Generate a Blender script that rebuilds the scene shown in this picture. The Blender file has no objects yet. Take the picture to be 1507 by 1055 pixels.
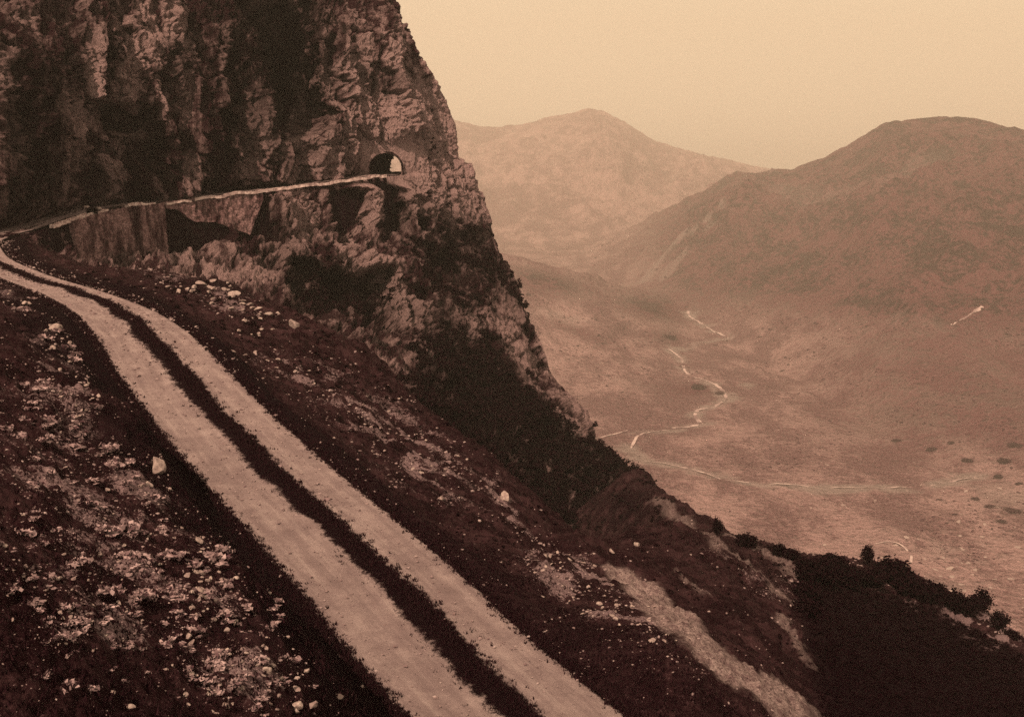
import bpy, math, random
import numpy as np
from mathutils import Vector

# ------------------------------------------------------------------ basics
random.seed(7)
rng = np.random.default_rng(11)
SC = bpy.context.scene
COL = SC.collection
W0, H0, F = 1507.0, 1055.0, 1819.0
TH = math.atan((H0 / 2 - 230) / F)
CT, ST = math.cos(TH), math.sin(TH)


def rays(px, py):
    """ground-frame direction (y component = 1) of photo pixels"""
    px = np.asarray(px, float); py = np.asarray(py, float)
    u = (px - W0 / 2) / F; v = (H0 / 2 - py) / F
    dy = CT + v * ST
    return u / dy, (-ST + v * CT) / dy


def at(px, py, Y):
    a, b = rays(px, py)
    return np.array([a * Y, np.asarray(Y, float) + 0 * a, b * Y]).T


# ------------------------------------------------------------------ noise
def _hash(ix, iy, iz, seed):
    h = (ix * 374761393 + iy * 668265263 + iz * 2147483647 + seed * 974711) & 0xFFFFFFFF
    h = ((h ^ (h >> 13)) * 1274126177) & 0xFFFFFFFF
    h = ((h ^ (h >> 16)) * 2246822519) & 0xFFFFFFFF
    return h ^ (h >> 15)


_G = rng.normal(size=(256, 3)); _G /= np.linalg.norm(_G, axis=1)[:, None]


def perlin(p, seed=0):
    p = np.asarray(p, float)
    i = np.floor(p).astype(np.int64); f = p - i
    u = f * f * f * (f * (f * 6 - 15) + 10)
    out = 0
    for dx in (0, 1):
        wx = u[:, 0] if dx else 1 - u[:, 0]
        for dy in (0, 1):
            wy = u[:, 1] if dy else 1 - u[:, 1]
            for dz in (0, 1):
                wz = u[:, 2] if dz else 1 - u[:, 2]
                g = _G[_hash(i[:, 0] + dx, i[:, 1] + dy, i[:, 2] + dz, seed) & 255]
                d = g[:, 0] * (f[:, 0] - dx) + g[:, 1] * (f[:, 1] - dy) + g[:, 2] * (f[:, 2] - dz)
                out = out + wx * wy * wz * d
    return out * 1.5


def fbm(p, octaves=4, seed=0, gain=0.5, lac=2.03):
    s = 0; a = 1.0; q = np.asarray(p, float)
    for k in range(octaves):
        s = s + a * perlin(q, seed + k); a *= gain; q = q * lac
    return s


def ridged(p, octaves=4, seed=0, gain=0.5, lac=2.07):
    s = 0; a = 1.0; q = np.asarray(p, float)
    for k in range(octaves):
        s = s + a * (1 - 2 * np.abs(perlin(q, seed + k))); a *= gain; q = q * lac
    return s


def sst(a, b, x):
    t = np.clip((np.asarray(x, float) - a) / (b - a), 0, 1)
    return t * t * (3 - 2 * t)


# ------------------------------------------------------------------ object helpers
def tag(o, label=None, cat=None, group=None, kind=None):
    if label: o['label'] = label
    if cat: o['category'] = cat
    if group: o['group'] = group
    if kind: o['kind'] = kind
    return o


def mesh_obj(name, verts, faces, mat, parent=None, smooth=True, attrs=None, loops=4):
    """verts Nx3 array, faces Mx(3|4) array"""
    verts = np.asarray(verts, np.float32); faces = np.asarray(faces, np.int32)
    me = bpy.data.meshes.new(name)
    n = len(faces); k = faces.shape[1]
    me.vertices.add(len(verts)); me.vertices.foreach_set('co', verts.ravel())
    me.loops.add(n * k); me.loops.foreach_set('vertex_index', faces.ravel())
    me.polygons.add(n)
    me.polygons.foreach_set('loop_start', np.arange(0, n * k, k, dtype=np.int32))
    me.polygons.foreach_set('loop_total', np.full(n, k, np.int32))
    me.polygons.foreach_set('use_smooth', np.full(n, smooth, bool))
    me.update(calc_edges=True)
    for an, av in (attrs or {}).items():
        at_ = me.attributes.new(an, 'FLOAT', 'POINT')
        at_.data.foreach_set('value', np.asarray(av, np.float32))
    me.materials.append(mat)
    o = bpy.data.objects.new(name, me); COL.objects.link(o)
    if parent: o.parent = parent
    return o


def empty(name, loc):
    o = bpy.data.objects.new(name, None); COL.objects.link(o); o.location = loc
    o.empty_display_size = 0.2
    return o


def gridfaces(nr, nc, keep=None):
    i = np.arange(nr - 1)[:, None] * nc + np.arange(nc - 1)[None, :]
    f = np.stack([i, i + 1, i + nc + 1, i + nc], -1).reshape(-1, 4)
    return f if keep is None else f[keep]


# ------------------------------------------------------------------ materials
def mat_new(name):
    m = bpy.data.materials.new(name); m.use_nodes = True
    nt = m.node_tree; nt.nodes.clear()
    out = nt.nodes.new('ShaderNodeOutputMaterial')
    b = nt.nodes.new('ShaderNodeBsdfPrincipled')
    b.inputs['Specular IOR Level'].default_value = 0.02
    b.inputs['Roughness'].default_value = 0.95
    nt.links.new(b.outputs[0], out.inputs[0])
    return m, nt, b


class NB:
    def __init__(s, nt): s.nt = nt
    def n(s, t, **k):
        x = s.nt.nodes.new(t)
        for a, v in k.items(): setattr(x, a, v)
        return x
    def l(s, a, b): s.nt.links.new(a, b)
    def coord(s, scale=(1, 1, 1), rot=(0, 0, 0)):
        g = s.n('ShaderNodeNewGeometry'); m = s.n('ShaderNodeMapping')
        m.inputs['Scale'].default_value = scale; m.inputs['Rotation'].default_value = rot
        s.l(g.outputs['Position'], m.inputs['Vector']); return m.outputs[0]
    def noise(s, vec, scale, detail=6, rough=.6, dist=0.0):
        x = s.n('ShaderNodeTexNoise'); x.inputs['Scale'].default_value = scale
        x.inputs['Detail'].default_value = detail; x.inputs['Roughness'].default_value = rough
        x.inputs['Distortion'].default_value = dist
        s.l(vec, x.inputs['Vector']); return x.outputs['Fac']
    def ramp(s, fac, a, b):
        x = s.n('ShaderNodeMapRange'); x.interpolation_type = 'SMOOTHSTEP'
        x.inputs['From Min'].default_value = a; x.inputs['From Max'].default_value = b
        s.l(fac, x.inputs['Value']); return x.outputs['Result']
    def math(s, op, a, b=None):
        x = s.n('ShaderNodeMath', operation=op)
        for i, v in enumerate((a, b)):
            if v is None: continue
            if isinstance(v, (int, float)): x.inputs[i].default_value = v
            else: s.l(v, x.inputs[i])
        return x.outputs[0]
    def mix(s, fac, a, b):
        x = s.n('ShaderNodeMix', data_type='RGBA')
        for sock, v in ((x.inputs[0], fac), (x.inputs[6], a), (x.inputs[7], b)):
            if isinstance(v, tuple): sock.default_value = (*v, 1)
            elif isinstance(v, (int, float)): sock.default_value = v
            else: s.l(v, sock)
        return x.outputs[2]
    def attr(s, name):
        x = s.n('ShaderNodeAttribute', attribute_name=name); return x.outputs['Fac']
    def bump(s, h, strength, dist, bsdf):
        x = s.n('ShaderNodeBump'); x.inputs['Strength'].default_value = strength
        x.inputs['Distance'].default_value = dist
        s.l(h, x.inputs['Height']); s.l(x.outputs[0], bsdf.inputs['Normal'])


DARKVEG = (.0150, .0055, .0075)
MIDVEG = (.046, .0215, .026)
PALE = (.36, .265, .27)
ROCKM = (.20, .135, .145)

# near ground: dark turf, brown soil, paler soil where 'pale' attribute is high
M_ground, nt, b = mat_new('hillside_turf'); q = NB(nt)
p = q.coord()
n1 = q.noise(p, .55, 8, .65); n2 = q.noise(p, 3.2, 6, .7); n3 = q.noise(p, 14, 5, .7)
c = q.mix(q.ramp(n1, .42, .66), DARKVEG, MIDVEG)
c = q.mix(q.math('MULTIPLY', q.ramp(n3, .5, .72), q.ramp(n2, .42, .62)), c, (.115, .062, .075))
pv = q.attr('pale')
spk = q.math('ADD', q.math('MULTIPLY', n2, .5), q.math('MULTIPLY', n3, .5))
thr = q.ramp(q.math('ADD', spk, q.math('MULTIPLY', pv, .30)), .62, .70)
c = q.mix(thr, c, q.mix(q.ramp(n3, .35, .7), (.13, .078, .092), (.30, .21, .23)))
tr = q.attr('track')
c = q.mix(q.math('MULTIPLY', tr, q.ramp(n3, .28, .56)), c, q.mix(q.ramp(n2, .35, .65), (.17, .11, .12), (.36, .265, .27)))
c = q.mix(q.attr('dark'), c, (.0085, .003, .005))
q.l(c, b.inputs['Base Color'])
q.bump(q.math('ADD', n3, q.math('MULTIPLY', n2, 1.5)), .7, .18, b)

# cliff
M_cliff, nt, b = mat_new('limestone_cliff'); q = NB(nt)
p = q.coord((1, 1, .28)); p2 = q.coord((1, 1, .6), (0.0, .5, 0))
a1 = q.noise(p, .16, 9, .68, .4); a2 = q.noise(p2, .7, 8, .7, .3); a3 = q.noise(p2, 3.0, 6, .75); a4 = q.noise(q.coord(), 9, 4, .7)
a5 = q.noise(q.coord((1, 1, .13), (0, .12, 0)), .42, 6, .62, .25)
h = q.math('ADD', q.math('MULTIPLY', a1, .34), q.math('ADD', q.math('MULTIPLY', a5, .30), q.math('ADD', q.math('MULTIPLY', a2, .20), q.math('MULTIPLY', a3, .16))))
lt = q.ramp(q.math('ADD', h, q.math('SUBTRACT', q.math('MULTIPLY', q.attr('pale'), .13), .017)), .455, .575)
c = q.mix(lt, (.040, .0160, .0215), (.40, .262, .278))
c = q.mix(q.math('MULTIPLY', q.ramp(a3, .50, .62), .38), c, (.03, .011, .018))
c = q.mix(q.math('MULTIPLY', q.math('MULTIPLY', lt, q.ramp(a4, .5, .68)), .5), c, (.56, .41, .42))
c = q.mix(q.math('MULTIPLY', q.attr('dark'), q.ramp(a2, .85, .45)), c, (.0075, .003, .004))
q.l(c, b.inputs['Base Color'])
q.bump(q.math('ADD', q.math('MULTIPLY', a2, 2.2), a3), 1.0, .8, b)

# stones
M_stone, nt, b = mat_new('pale_stone'); q = NB(nt)
n = q.noise(q.coord(), 7, 6, .7)
oi = q.n('ShaderNodeObjectInfo')
c = q.mix(q.ramp(n, .35, .65), (.24, .17, .172), (.46, .36, .345))
c = q.mix(q.math('MULTIPLY', oi.outputs['Random'], .45), c, (.16, .105, .11))
q.l(c, b.inputs['Base Color']); q.bump(n, .6, .05, b)

M_gravel, nt, b = mat_new('loose_stones'); q = NB(nt)
g = q.n('ShaderNodeNewGeometry')
n = q.noise(q.coord(), 5, 5, .7)
c = q.mix(g.outputs['Random Per Island'], (.17, .11, .125), (.42, .32, .33))
c = q.mix(q.ramp(n, .4, .65), c, (.17, .115, .12))
q.l(c, b.inputs['Base Color'])

# road: two gravel wheel tracks; the turf strip between is its own part
M_road, nt, b = mat_new('gravel_road'); q = NB(nt)
n1 = q.noise(q.coord(), .8, 8, .75); n2 = q.noise(q.coord(), 9, 6, .8); n3 = q.noise(q.coord(), 26, 5, .9)
c = q.mix(q.ramp(n1, .35, .68), (.25, .178, .19), (.38, .285, .295))
c = q.mix(q.math('MULTIPLY', q.ramp(n2, .45, .75), .35), c, (.15, .11, .125))
c = q.mix(q.math('MULTIPLY', q.ramp(n3, .45, .7), .4), c, (.09, .066, .075))
cx_ = q.n('ShaderNodeCombineXYZ'); q.l(q.math('MULTIPLY', q.attr('lon'), .16), cx_.inputs[0]); q.l(q.math('MULTIPLY', q.attr('off'), 2.6), cx_.inputs[1])
rut = q.noise(cx_.outputs[0], 1.0, 6, .62)
c = q.mix(q.math('MULTIPLY', q.ramp(rut, .46, .62), .5), c, (.19, .135, .145))
c = q.mix(q.math('MULTIPLY', q.ramp(rut, .46, .32), .35), c, (.46, .36, .365))
md = q.math('ADD', q.attr('turf'), q.math('MULTIPLY', q.math('SUBTRACT', q.noise(q.coord(), 2.2, 10, .85), .5), 2.4))
c = q.mix(q.ramp(md, .30, .62), c, q.mix(q.ramp(n2, .45, .75), (.008, .0030, .0045), (.026, .0105, .015)))
q.l(c, b.inputs['Base Color']); q.bump(q.math('ADD', n2, n3), .9, .06, b)

M_masonry, nt, b = mat_new('rubble_masonry'); q = NB(nt)
v = q.n('ShaderNodeTexVoronoi'); v.inputs['Scale'].default_value = 2.6; q.l(q.coord((1, 1, 1.8)), v.inputs['Vector'])
n = q.noise(q.coord((1, 1, .4)), .6, 7, .7)
c = q.mix(q.ramp(n, .36, .62), (.035, .015, .019), (.30, .185, .198))
c = q.mix(q.math('MULTIPLY', q.ramp(v.outputs['Distance'], .35, .6), .55), c, (.04, .018, .022))
q.l(c, b.inputs['Base Color']); q.bump(v.outputs['Distance'], -.8, .2, b)

M_leaf, nt, b = mat_new('scrub_foliage'); q = NB(nt)
g = q.n('ShaderNodeNewGeometry')
c = q.mix(g.outputs['Random Per Island'], (.0050, .0014, .0026), (.013, .0045, .0066))
q.l(c, b.inputs['Base Color'])
M_grass, nt, b = mat_new('grass_blades'); q = NB(nt)
g = q.n('ShaderNodeNewGeometry')
c = q.mix(g.outputs['Random Per Island'], (.008, .0030, .0045), (.026, .0105, .0145))
q.l(c, b.inputs['Base Color'])
M_bark, nt, b = mat_new('bark'); q = NB(nt)
q.l(q.mix(q.noise(q.coord((1, 1, .2)), 12), (.03, .015, .02), (.08, .05, .055)), b.inputs['Base Color'])

M_valley, nt, b = mat_new('valley_land'); q = NB(nt)
n1 = q.noise(q.coord((1, .5, 1)), .0022, 8, .62, .5); n2 = q.noise(q.coord((1, .45, 1)), .016, 7, .68); n3 = q.noise(q.coord(), .09, 5, .7)
h = q.math('ADD', q.math('MULTIPLY', n1, .28), q.math('ADD', q.math('MULTIPLY', n2, .44), q.math('MULTIPLY', n3, .28)))
c = q.mix(q.ramp(h, .45, .55), (.17, .082, .095), (.43, .265, .275))
c = q.mix(q.math('MULTIPLY', q.ramp(n3, .56, .66), .5), c, (.035, .018, .022))
n4 = q.noise(q.coord(), .45, 4, .8)
c = q.mix(q.math('MULTIPLY', q.ramp(n4, .48, .62), .45), c, (.46, .29, .31))
c = q.mix(q.math('MULTIPLY', q.ramp(n4, .50, .36), .5), c, (.03, .013, .018))
c = q.mix(q.attr('wood'), c, q.mix(q.ramp(q.math('ADD', q.math('MULTIPLY', n3, .5), q.math('MULTIPLY', n2, .5)), .46, .56), (.150, .056, .070), (.022, .007, .010)))
c = q.mix(q.attr('pale'), c, (.33, .25, .25))
q.l(c, b.inputs['Base Color']); q.bump(q.math('ADD', n3, q.math('MULTIPLY', n2, 2)), 1.0, 16, b)

M_stream, nt, b = mat_new('pale_gravel_bed'); q = NB(nt)
n = q.noise(q.coord(), .05, 4, .7)
q.l(q.mix(q.ramp(n, .35, .6), (.20, .13, .14), (.56, .42, .42)), b.inputs['Base Color'])

# ------------------------------------------------------------------ road paths
def spline(P, n):
    P = np.asarray(P, float); k = len(P)
    t = np.linspace(0, k - 1.0001, n); i = t.astype(int); f = (t - i)[:, None]
    g = lambda j: P[np.clip(j, 0, k - 1)]
    p0, p1, p2, p3 = g(i - 1), g(i), g(i + 1), g(i + 2)
    return .5 * ((2 * p1) + (-p0 + p2) * f + (2 * p0 - 5 * p1 + 4 * p2 - p3) * f ** 2 + (-p0 + 3 * p1 - 3 * p2 + p3) * f ** 3)


NR = np.array([at(*p) for p in [(1320, 1560, 19), (1010, 1290, 24), (762, 1055, 30.5), (642, 940, 34.2), (556, 850, 38), (462, 760, 43), (388, 690, 48),
                                (310, 610, 54.5), (250, 540, 61), (208, 490, 69), (166, 457, 79), (106, 430, 92), (54, 413, 103), (14, 397, 113), (-16, 382, 124),
                                (-28, 365, 136), (-26, 355, 147), (-8, 347, 156.5)]])
FR = np.array([at(*p) for p in [(-8, 347, 156.5), (34, 336.5, 164), (80, 321, 173), (140, 306.5, 183), (215, 298, 193), (350, 283, 206), (470, 268, 216), (540, 259, 223)]])
FR = np.vstack([FR, [[-23.6, 226.5, FR[-1][2] + .02], [-22.5, 232, FR[-1][2] + .05], [-22.6, 250, FR[-1][2] + .1], [-22.9, 268, FR[-1][2] + .1]]])
road = np.vstack([spline(NR, 500), spline(FR, 300)[1:]])


def offsets(path):
    T = np.gradient(path, axis=0)[:, :2]; T /= np.linalg.norm(T, axis=1)[:, None] + 1e-9
    for _ in range(6):
        T[1:-1] = (T[:-2] + T[1:-1] + T[2:]) / 3
    T /= np.linalg.norm(T, axis=1)[:, None]
    return np.stack([T[:, 1], -T[:, 0]], 1)      # right-hand normal


RN = offsets(road)


def near_path(x, y, path, nrm):
    """nearest centre-line sample: signed offset (right +), height"""
    n = len(x); s = np.empty(n); z = np.empty(n)
    px_, py_ = path[:, 0], path[:, 1]
    for a in range(0, n, 20000):
        X = x[a:a + 20000, None]; Y = y[a:a + 20000, None]
        d = (X - px_) ** 2 + (Y - py_) ** 2
        k = d.argmin(1)
        dd = np.sqrt(d[np.arange(len(k)), k])
        sg = (x[a:a + 20000] - px_[k]) * nrm[k, 0] + (y[a:a + 20000] - py_[k]) * nrm[k, 1]
        s[a:a + 20000] = np.sign(sg) * dd; z[a:a + 20000] = path[k, 2]
    return s, z


# ------------------------------------------------------------------ near hillside (thin plate spline through surveyed points)
CP = []
HW = 2.95
for k in list(range(0, 500, 22)):
    for sd, dz in ((-1, 0.15), (1, -0.1)):
        CP.append([road[k, 0] + sd * HW * RN[k, 0], road[k, 1] + sd * HW * RN[k, 1], road[k, 2] + dz])
lp = lambda x, y: (x, y, -(.436 * x + .204 * y + 5.2) / .875)
for x, y in ((-8, 5), (-5, 2), (-14, 10), (-11, 19), (-16, 28), (-25, 20), (-24, 34), (-34, 42), (-40, 30), (-46, 58), (-58, 70)):
    CP.append(lp(x, y))
VP = [(0, 600, 36), (100, 640, 38), (0, 500, 52), (60, 520, 55), (0, 440, 80), (50, 440, 82), (230, 690, 40), (150, 760, 28), (300, 950, 21.5),
      (100, 900, 19.5), (420, 990, 22.5), (350, 850, 28), (200, 620, 43),
      # right of the road
      (350, 530, 73), (320, 480, 88), (400, 500, 90), (400, 600, 60), (500, 600, 70), (560, 560, 88), (600, 640, 74), (560, 700, 55), (650, 700, 62),
      (620, 780, 47), (700, 760, 56), (760, 800, 52), (760, 900, 38), (800, 850, 43), (860, 850, 49), (900, 820, 58), (900, 950, 34), (1000, 1050, 29),
      (1000, 900, 46), (1100, 950, 45), (1100, 1050, 32), (1050, 850, 68), (960, 780, 92), (1000, 790, 96), (1200, 950, 55), (1200, 1050, 38), (1150, 880, 80),
      (1350, 1000, 62), (1500, 1055, 62), (1350, 1150, 38), (1650, 1050, 75), (1350, 920, 92), (1480, 985, 85),
      (1700, 1250, 40), (1100, 1250, 20), (1400, 1400, 20),
      # rims
      (960, 722, 172), (1010, 752, 150), (1060, 784, 135), (1120, 815, 122), (1180, 828, 112), (1260, 832, 112), (1340, 850, 112), (1420, 888, 108), (1507, 945, 102),
      (1600, 985, 100), (1750, 1040, 95),
      # edge of the shelf right of the road
      (250, 418, 100), (300, 430, 112), (420, 462, 108), (500, 500, 102), (570, 545, 97), (640, 610, 88), (720, 672, 80), (800, 742, 74), (860, 800, 70), (905, 800, 80),
      # bowl head below the far road
      (60, 385, 132), (110, 396, 135), (160, 402, 142), (215, 410, 146), (300, 432, 140), (380, 450, 135)]
for v_ in VP: CP.append(at(*v_))
hid = [((430, 465, 130), 6), ((510, 505, 125), 9), ((590, 560, 120), 11), ((660, 620, 112), 13), ((740, 680, 104), 14), ((820, 750, 98), 12), ((890, 790, 108), 8),
       ((600, 560, 150), 24), ((700, 650, 140), 26), ((820, 740, 140), 22), ((480, 480, 165), 16), ((300, 430, 175), 10), ((150, 400, 190), 8), ((0, 380, 180), 4), ((930, 730, 215), 22),
       ((1010, 752, 190), 30), ((1120, 815, 160), 32), ((1260, 832, 150), 34), ((1420, 888, 145), 34), ((1600, 985, 140), 34),
       ((1010, 752, 260), 90), ((1260, 832, 240), 110), ((1500, 900, 230), 110), ((1750, 1000, 220), 110), ((760, 650, 240), 60), ((500, 480, 250), 50), ((200, 400, 250), 30), ((-100, 380, 250), 20)]
for v_, dz in hid:
    pp = at(*v_); pp[2] -= dz; CP.append(pp)
CP = np.array([list(map(float, c_)) for c_ in CP])
SCL = 60.0


def _U(r2): return np.where(r2 > 1e-12, r2 * np.log(r2 + 1e-12), 0)


# warp so near and far points are comparable: (x/y, log y)
def warp(x, y): return np.stack([x / (y + 6) * 2.2, np.log(y + 6)], -1)


cw = warp(CP[:, 0], CP[:, 1]); n = len(cw)
K = _U(((cw[:, None] - cw[None]) ** 2).sum(-1)) + np.eye(n) * 2e-4
A = np.zeros((n + 3, n + 3)); A[:n, :n] = K; A[:n, n] = 1; A[:n, n + 1:] = cw; A[n:, :n] = A[:n, n:].T
wts = np.linalg.solve(A, np.concatenate([CP[:, 2] / (CP[:, 1] + 6), [0, 0, 0]]))


def tps(x, y):
    o = np.empty(len(x))
    for a in range(0, len(x), 20000):
        w_ = warp(x[a:a + 20000], y[a:a + 20000])
        o[a:a + 20000] = _U(((w_[:, None] - cw[None]) ** 2).sum(-1)) @ wts[:n] + wts[n] + w_ @ wts[n + 1:]
    return o * (y + 6)


NA, NY = 1150, 680
aa = np.linspace(-.66, .66, NA); yy = 5 * (270 / 5) ** np.linspace(0, 1, NY)
AG, YG = np.meshgrid(aa, yy); XG = AG * YG
gx, gy = XG.ravel(), YG.ravel()
gz = tps(gx, gy)
s_, rz = near_path(gx, gy, road[:700], RN[:700])
on = 1 - sst(2.9, 5.2, np.abs(s_))
bank = np.where(s_ < 0, .35 * sst(2.8, 3.7, -s_) * (1 - sst(4, 10, -s_)), 0)
gz = gz * (1 - on) + (rz - .02) * on + bank * sst(300, 120, gy)
far = sst(2.9, 6, np.abs(s_))
P3 = np.stack([gx, gy, gz], 1)
det = fbm(P3 * .09, 4, 3) * .75 * sst(3.5, 14, np.abs(s_)) * np.clip(gy / 40, .6, 1.0) + fbm(P3 * .5, 4, 21) * .28 * far + np.abs(fbm(P3 * 1.7, 3, 31)) * .22 * far + (1 - np.abs(perlin(P3 * .8, 35)) * 3) * .16 * sst(5, 9, np.abs(s_)) * np.clip(gy / 50, .4, 2)
gz = gz + det
gz = gz - .35 * (1 - sst(2.3, 2.8, np.abs(s_)))
ZN = gz.reshape(NY, NA)


def zbil(x, y):
    a = (x / y + .66) / 1.32 * (NA - 1); r = np.log(y / 5) / np.log(54) * (NY - 1)
    a = np.clip(a, 0, NA - 1.001); r = np.clip(r, 0, NY - 1.001)
    i = a.astype(int); j = r.astype(int); fa = a - i; fr = r - j
    return (ZN[j, i] * (1 - fa) + ZN[j, i + 1] * fa) * (1 - fr) + (ZN[j + 1, i] * (1 - fa) + ZN[j + 1, i + 1] * fa) * fr


def hit(px, py, zf, y0, y1, nst=700):
    """first crossing of pixel rays with a height function; nan where none"""
    px = np.atleast_1d(px); py = np.atleast_1d(py)
    a, bb = rays(px, py); Y = y0 * (y1 / y0) ** np.linspace(0, 1, nst)
    res = np.full((len(px), 3), np.nan)
    for c0 in range(0, len(px), 1500):
        A_, B_ = a[c0:c0 + 1500, None], bb[c0:c0 + 1500, None]
        X = A_ * Y; d = B_ * Y - zf(X.ravel(), np.broadcast_to(Y, X.shape).ravel()).reshape(X.shape)
        below = d < 0; k = below.argmax(1); ok = below.any(1) & (k > 0)
        k = np.clip(k, 1, nst - 1); r = np.arange(len(k))
        d0, d1 = d[r, k - 1], d[r, k]; f = d0 / (d0 - d1 + 1e-12); yv = Y[k - 1] + f * (Y[k] - Y[k - 1])
        o = np.stack([A_[:, 0] * yv, yv, B_[:, 0] * yv], 1); o[~ok] = np.nan
        res[c0:c0 + 1500] = o
    return res


def segdist(x, y, pl):
    d = np.full(len(x), 1e9)
    for i in range(len(pl) - 1):
        ax, ay = pl[i][:2]; bx, by = pl[i + 1][:2]; L = (bx - ax) ** 2 + (by - ay) ** 2 + 1e-9
        t = np.clip(((x - ax) * (bx - ax) + (y - ay) * (by - ay)) / L, 0, 1)
        d = np.minimum(d, np.hypot(x - ax - t * (bx - ax), y - ay - t * (by - ay)))
    return d


def pix(x, y, z):
    """photo pixel of a world point, used to place turf, scree and the painted light and shade of the cliff"""
    f = y * CT - z * ST; u = x; v = y * ST + z * CT
    return W0 / 2 + F * u / f, H0 / 2 - F * v / f


gpx, gpy = pix(gx, gy, gz)


def blob(px, py, cx, cy, rx, ry, ang=0):
    c, s = math.cos(math.radians(ang)), math.sin(math.radians(ang))
    u = ((px - cx) * c + (py - cy) * s) / rx; v = (-(px - cx) * s + (py - cy) * c) / ry
    return np.exp(-(u * u + v * v))


PALEB = [(180, 820, 150, 90, 20, .55), (330, 930, 60, 110, 0, .5), (90, 480, 60, 60, 30, .6), (120, 520, 30, 90, -10, .5), (20, 420, 40, 25, 0, .9), (200, 700, 100, 30, 35, .55),
         (60, 700, 90, 70, 0, .45), (140, 930, 80, 30, 0, .6), (60, 560, 80, 60, 0, .35), (430, 545, 70, 25, 20, .55), (330, 440, 60, 18, 10, .8), (560, 620, 120, 50, 35, .5),
         (640, 690, 80, 40, 30, .6), (850, 860, 90, 35, 40, 1.0), (740, 740, 50, 20, 50, .6), (960, 930, 90, 20, 40, .6), (1160, 860, 40, 30, 30, .35), (1350, 880, 120, 30, 25, .55),
         (1460, 930, 60, 30, 30, .8), (250, 400, 60, 18, 0, .5), (1080, 830, 70, 14, 38, .5), (380, 1000, 60, 50, 0, .35)]
pale = np.zeros(len(gx))
for cx, cy, rx, ry, an, w_ in PALEB: pale += w_ * blob(gpx, gpy, cx, cy, rx, ry, an)
pale *= sst(3.2, 7, np.abs(s_)) * (.12 + 1.1 * sst(-.15, .35, fbm(P3 * .45, 4, 61))); pale = np.clip(pale, 0, 1)
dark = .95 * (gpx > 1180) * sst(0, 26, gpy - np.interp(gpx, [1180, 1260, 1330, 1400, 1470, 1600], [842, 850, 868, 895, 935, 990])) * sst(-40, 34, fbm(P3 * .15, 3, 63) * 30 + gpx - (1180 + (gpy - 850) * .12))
dark = np.maximum(dark, .97 * (s_ < -2.4) * (1 - sst(5.2, 8.0, -s_ - fbm(P3 * .25, 2, 77) * 2)) * sst(110, 70, gy))  # dark verge grass, with the shadow band left of the road painted in
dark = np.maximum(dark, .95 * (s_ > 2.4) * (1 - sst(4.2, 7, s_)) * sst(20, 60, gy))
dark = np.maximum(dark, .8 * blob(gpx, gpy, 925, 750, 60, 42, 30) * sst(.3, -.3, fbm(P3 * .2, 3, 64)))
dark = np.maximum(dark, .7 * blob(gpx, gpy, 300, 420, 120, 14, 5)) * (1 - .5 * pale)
PT = hit(np.array([926, 960, 1010, 1060, 1110, 1160, 1240.]), np.array([842, 880, 925, 963, 1000, 1032, 1075.]), zbil, 8, 260)
PT = PT[~np.isnan(PT[:, 0])]
track = 1 - sst(.45, 1.0, segdist(gx, gy, PT) + fbm(P3 * 1.1, 3, 55) * .35 - .35)
for pl_, wd in (([(965, 733), (1010, 768), (1060, 800), (1110, 838), (1170, 890)], 1.1), ([(1078, 788), (1110, 806), (1140, 822), (1172, 850)], 1.4), ([(1150, 905), (1195, 975)], .5), ([(1000, 842), (1040, 870)], .4)):
    h_ = hit(np.array([a_[0] for a_ in pl_], float), np.array([a_[1] for a_ in pl_], float), zbil, 8, 260); h_ = h_[~np.isnan(h_[:, 0])]
    if len(h_) > 1: track = np.maximum(track, .62 * (1 - sst(wd * .3, wd, segdist(gx, gy, h_) + fbm(P3 * .6, 2, 58) * .5)))
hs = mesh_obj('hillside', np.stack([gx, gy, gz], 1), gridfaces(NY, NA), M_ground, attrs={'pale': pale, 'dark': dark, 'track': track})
tag(hs, 'steep dark turf and scree hillside falling away from the road', 'hillside', kind='structure')


# ------------------------------------------------------------------ road surface
def ribbon(path, nrm, prof):
    """prof: list of (offset, dz)"""
    k = len(prof); V = []
    for o_, dz in prof:
        V.append(np.stack([path[:, 0] + o_ * nrm[:, 0], path[:, 1] + o_ * nrm[:, 1], path[:, 2] + dz], 1))
    return np.stack(V, 1).reshape(-1, 3), gridfaces(len(path), k)


iF = 500
prof = [(o_, 0) for o_ in np.linspace(-2.85, 2.85, 39)]
rp = road[:iF]; fine = spline(rp[::10], 2400); fn = offsets(fine)
V, Fc = ribbon(fine, fn, prof)
off = np.tile(np.array([o for o, _ in prof]), len(fine))
wf = np.repeat(np.interp(fine[:, 1], [60, 95], [1, .76]), len(prof)); fn_ = np.repeat(fn, len(prof), 0)
V[:, :2] += (off * (wf - 1))[:, None] * fn_
V[:, 2] += fbm(V * .9, 3, 5) * .035 + .10 * np.exp(-(off / .55) ** 2) - .10 * sst(2.5, 2.85, np.abs(off)) - .03 * np.exp(-((np.abs(off) - 1.6) / .5) ** 2)
wob = fbm(V * .12, 2, 91) * .3 - .22
turf = 1 - sst(.10, 1.0, np.abs(off + .05 + wob) / (1 + .35 * fbm(V * .3, 2, 93)))
turf = np.maximum(turf, .95 * sst(2.35, 2.85, np.abs(off)))
lon = np.repeat(np.concatenate([[0], np.cumsum(np.linalg.norm(np.diff(fine, axis=0), axis=1))]), len(prof))
rd = mesh_obj('road', V, Fc, M_road, attrs={'turf': turf, 'lon': lon, 'off': off})
tag(rd, 'pale gravel mountain road with a dark grass strip down its middle', 'road', kind='structure')
fr = road[iF - 2:]; ff = spline(fr[::5], 700); fnn = offsets(ff)
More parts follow.
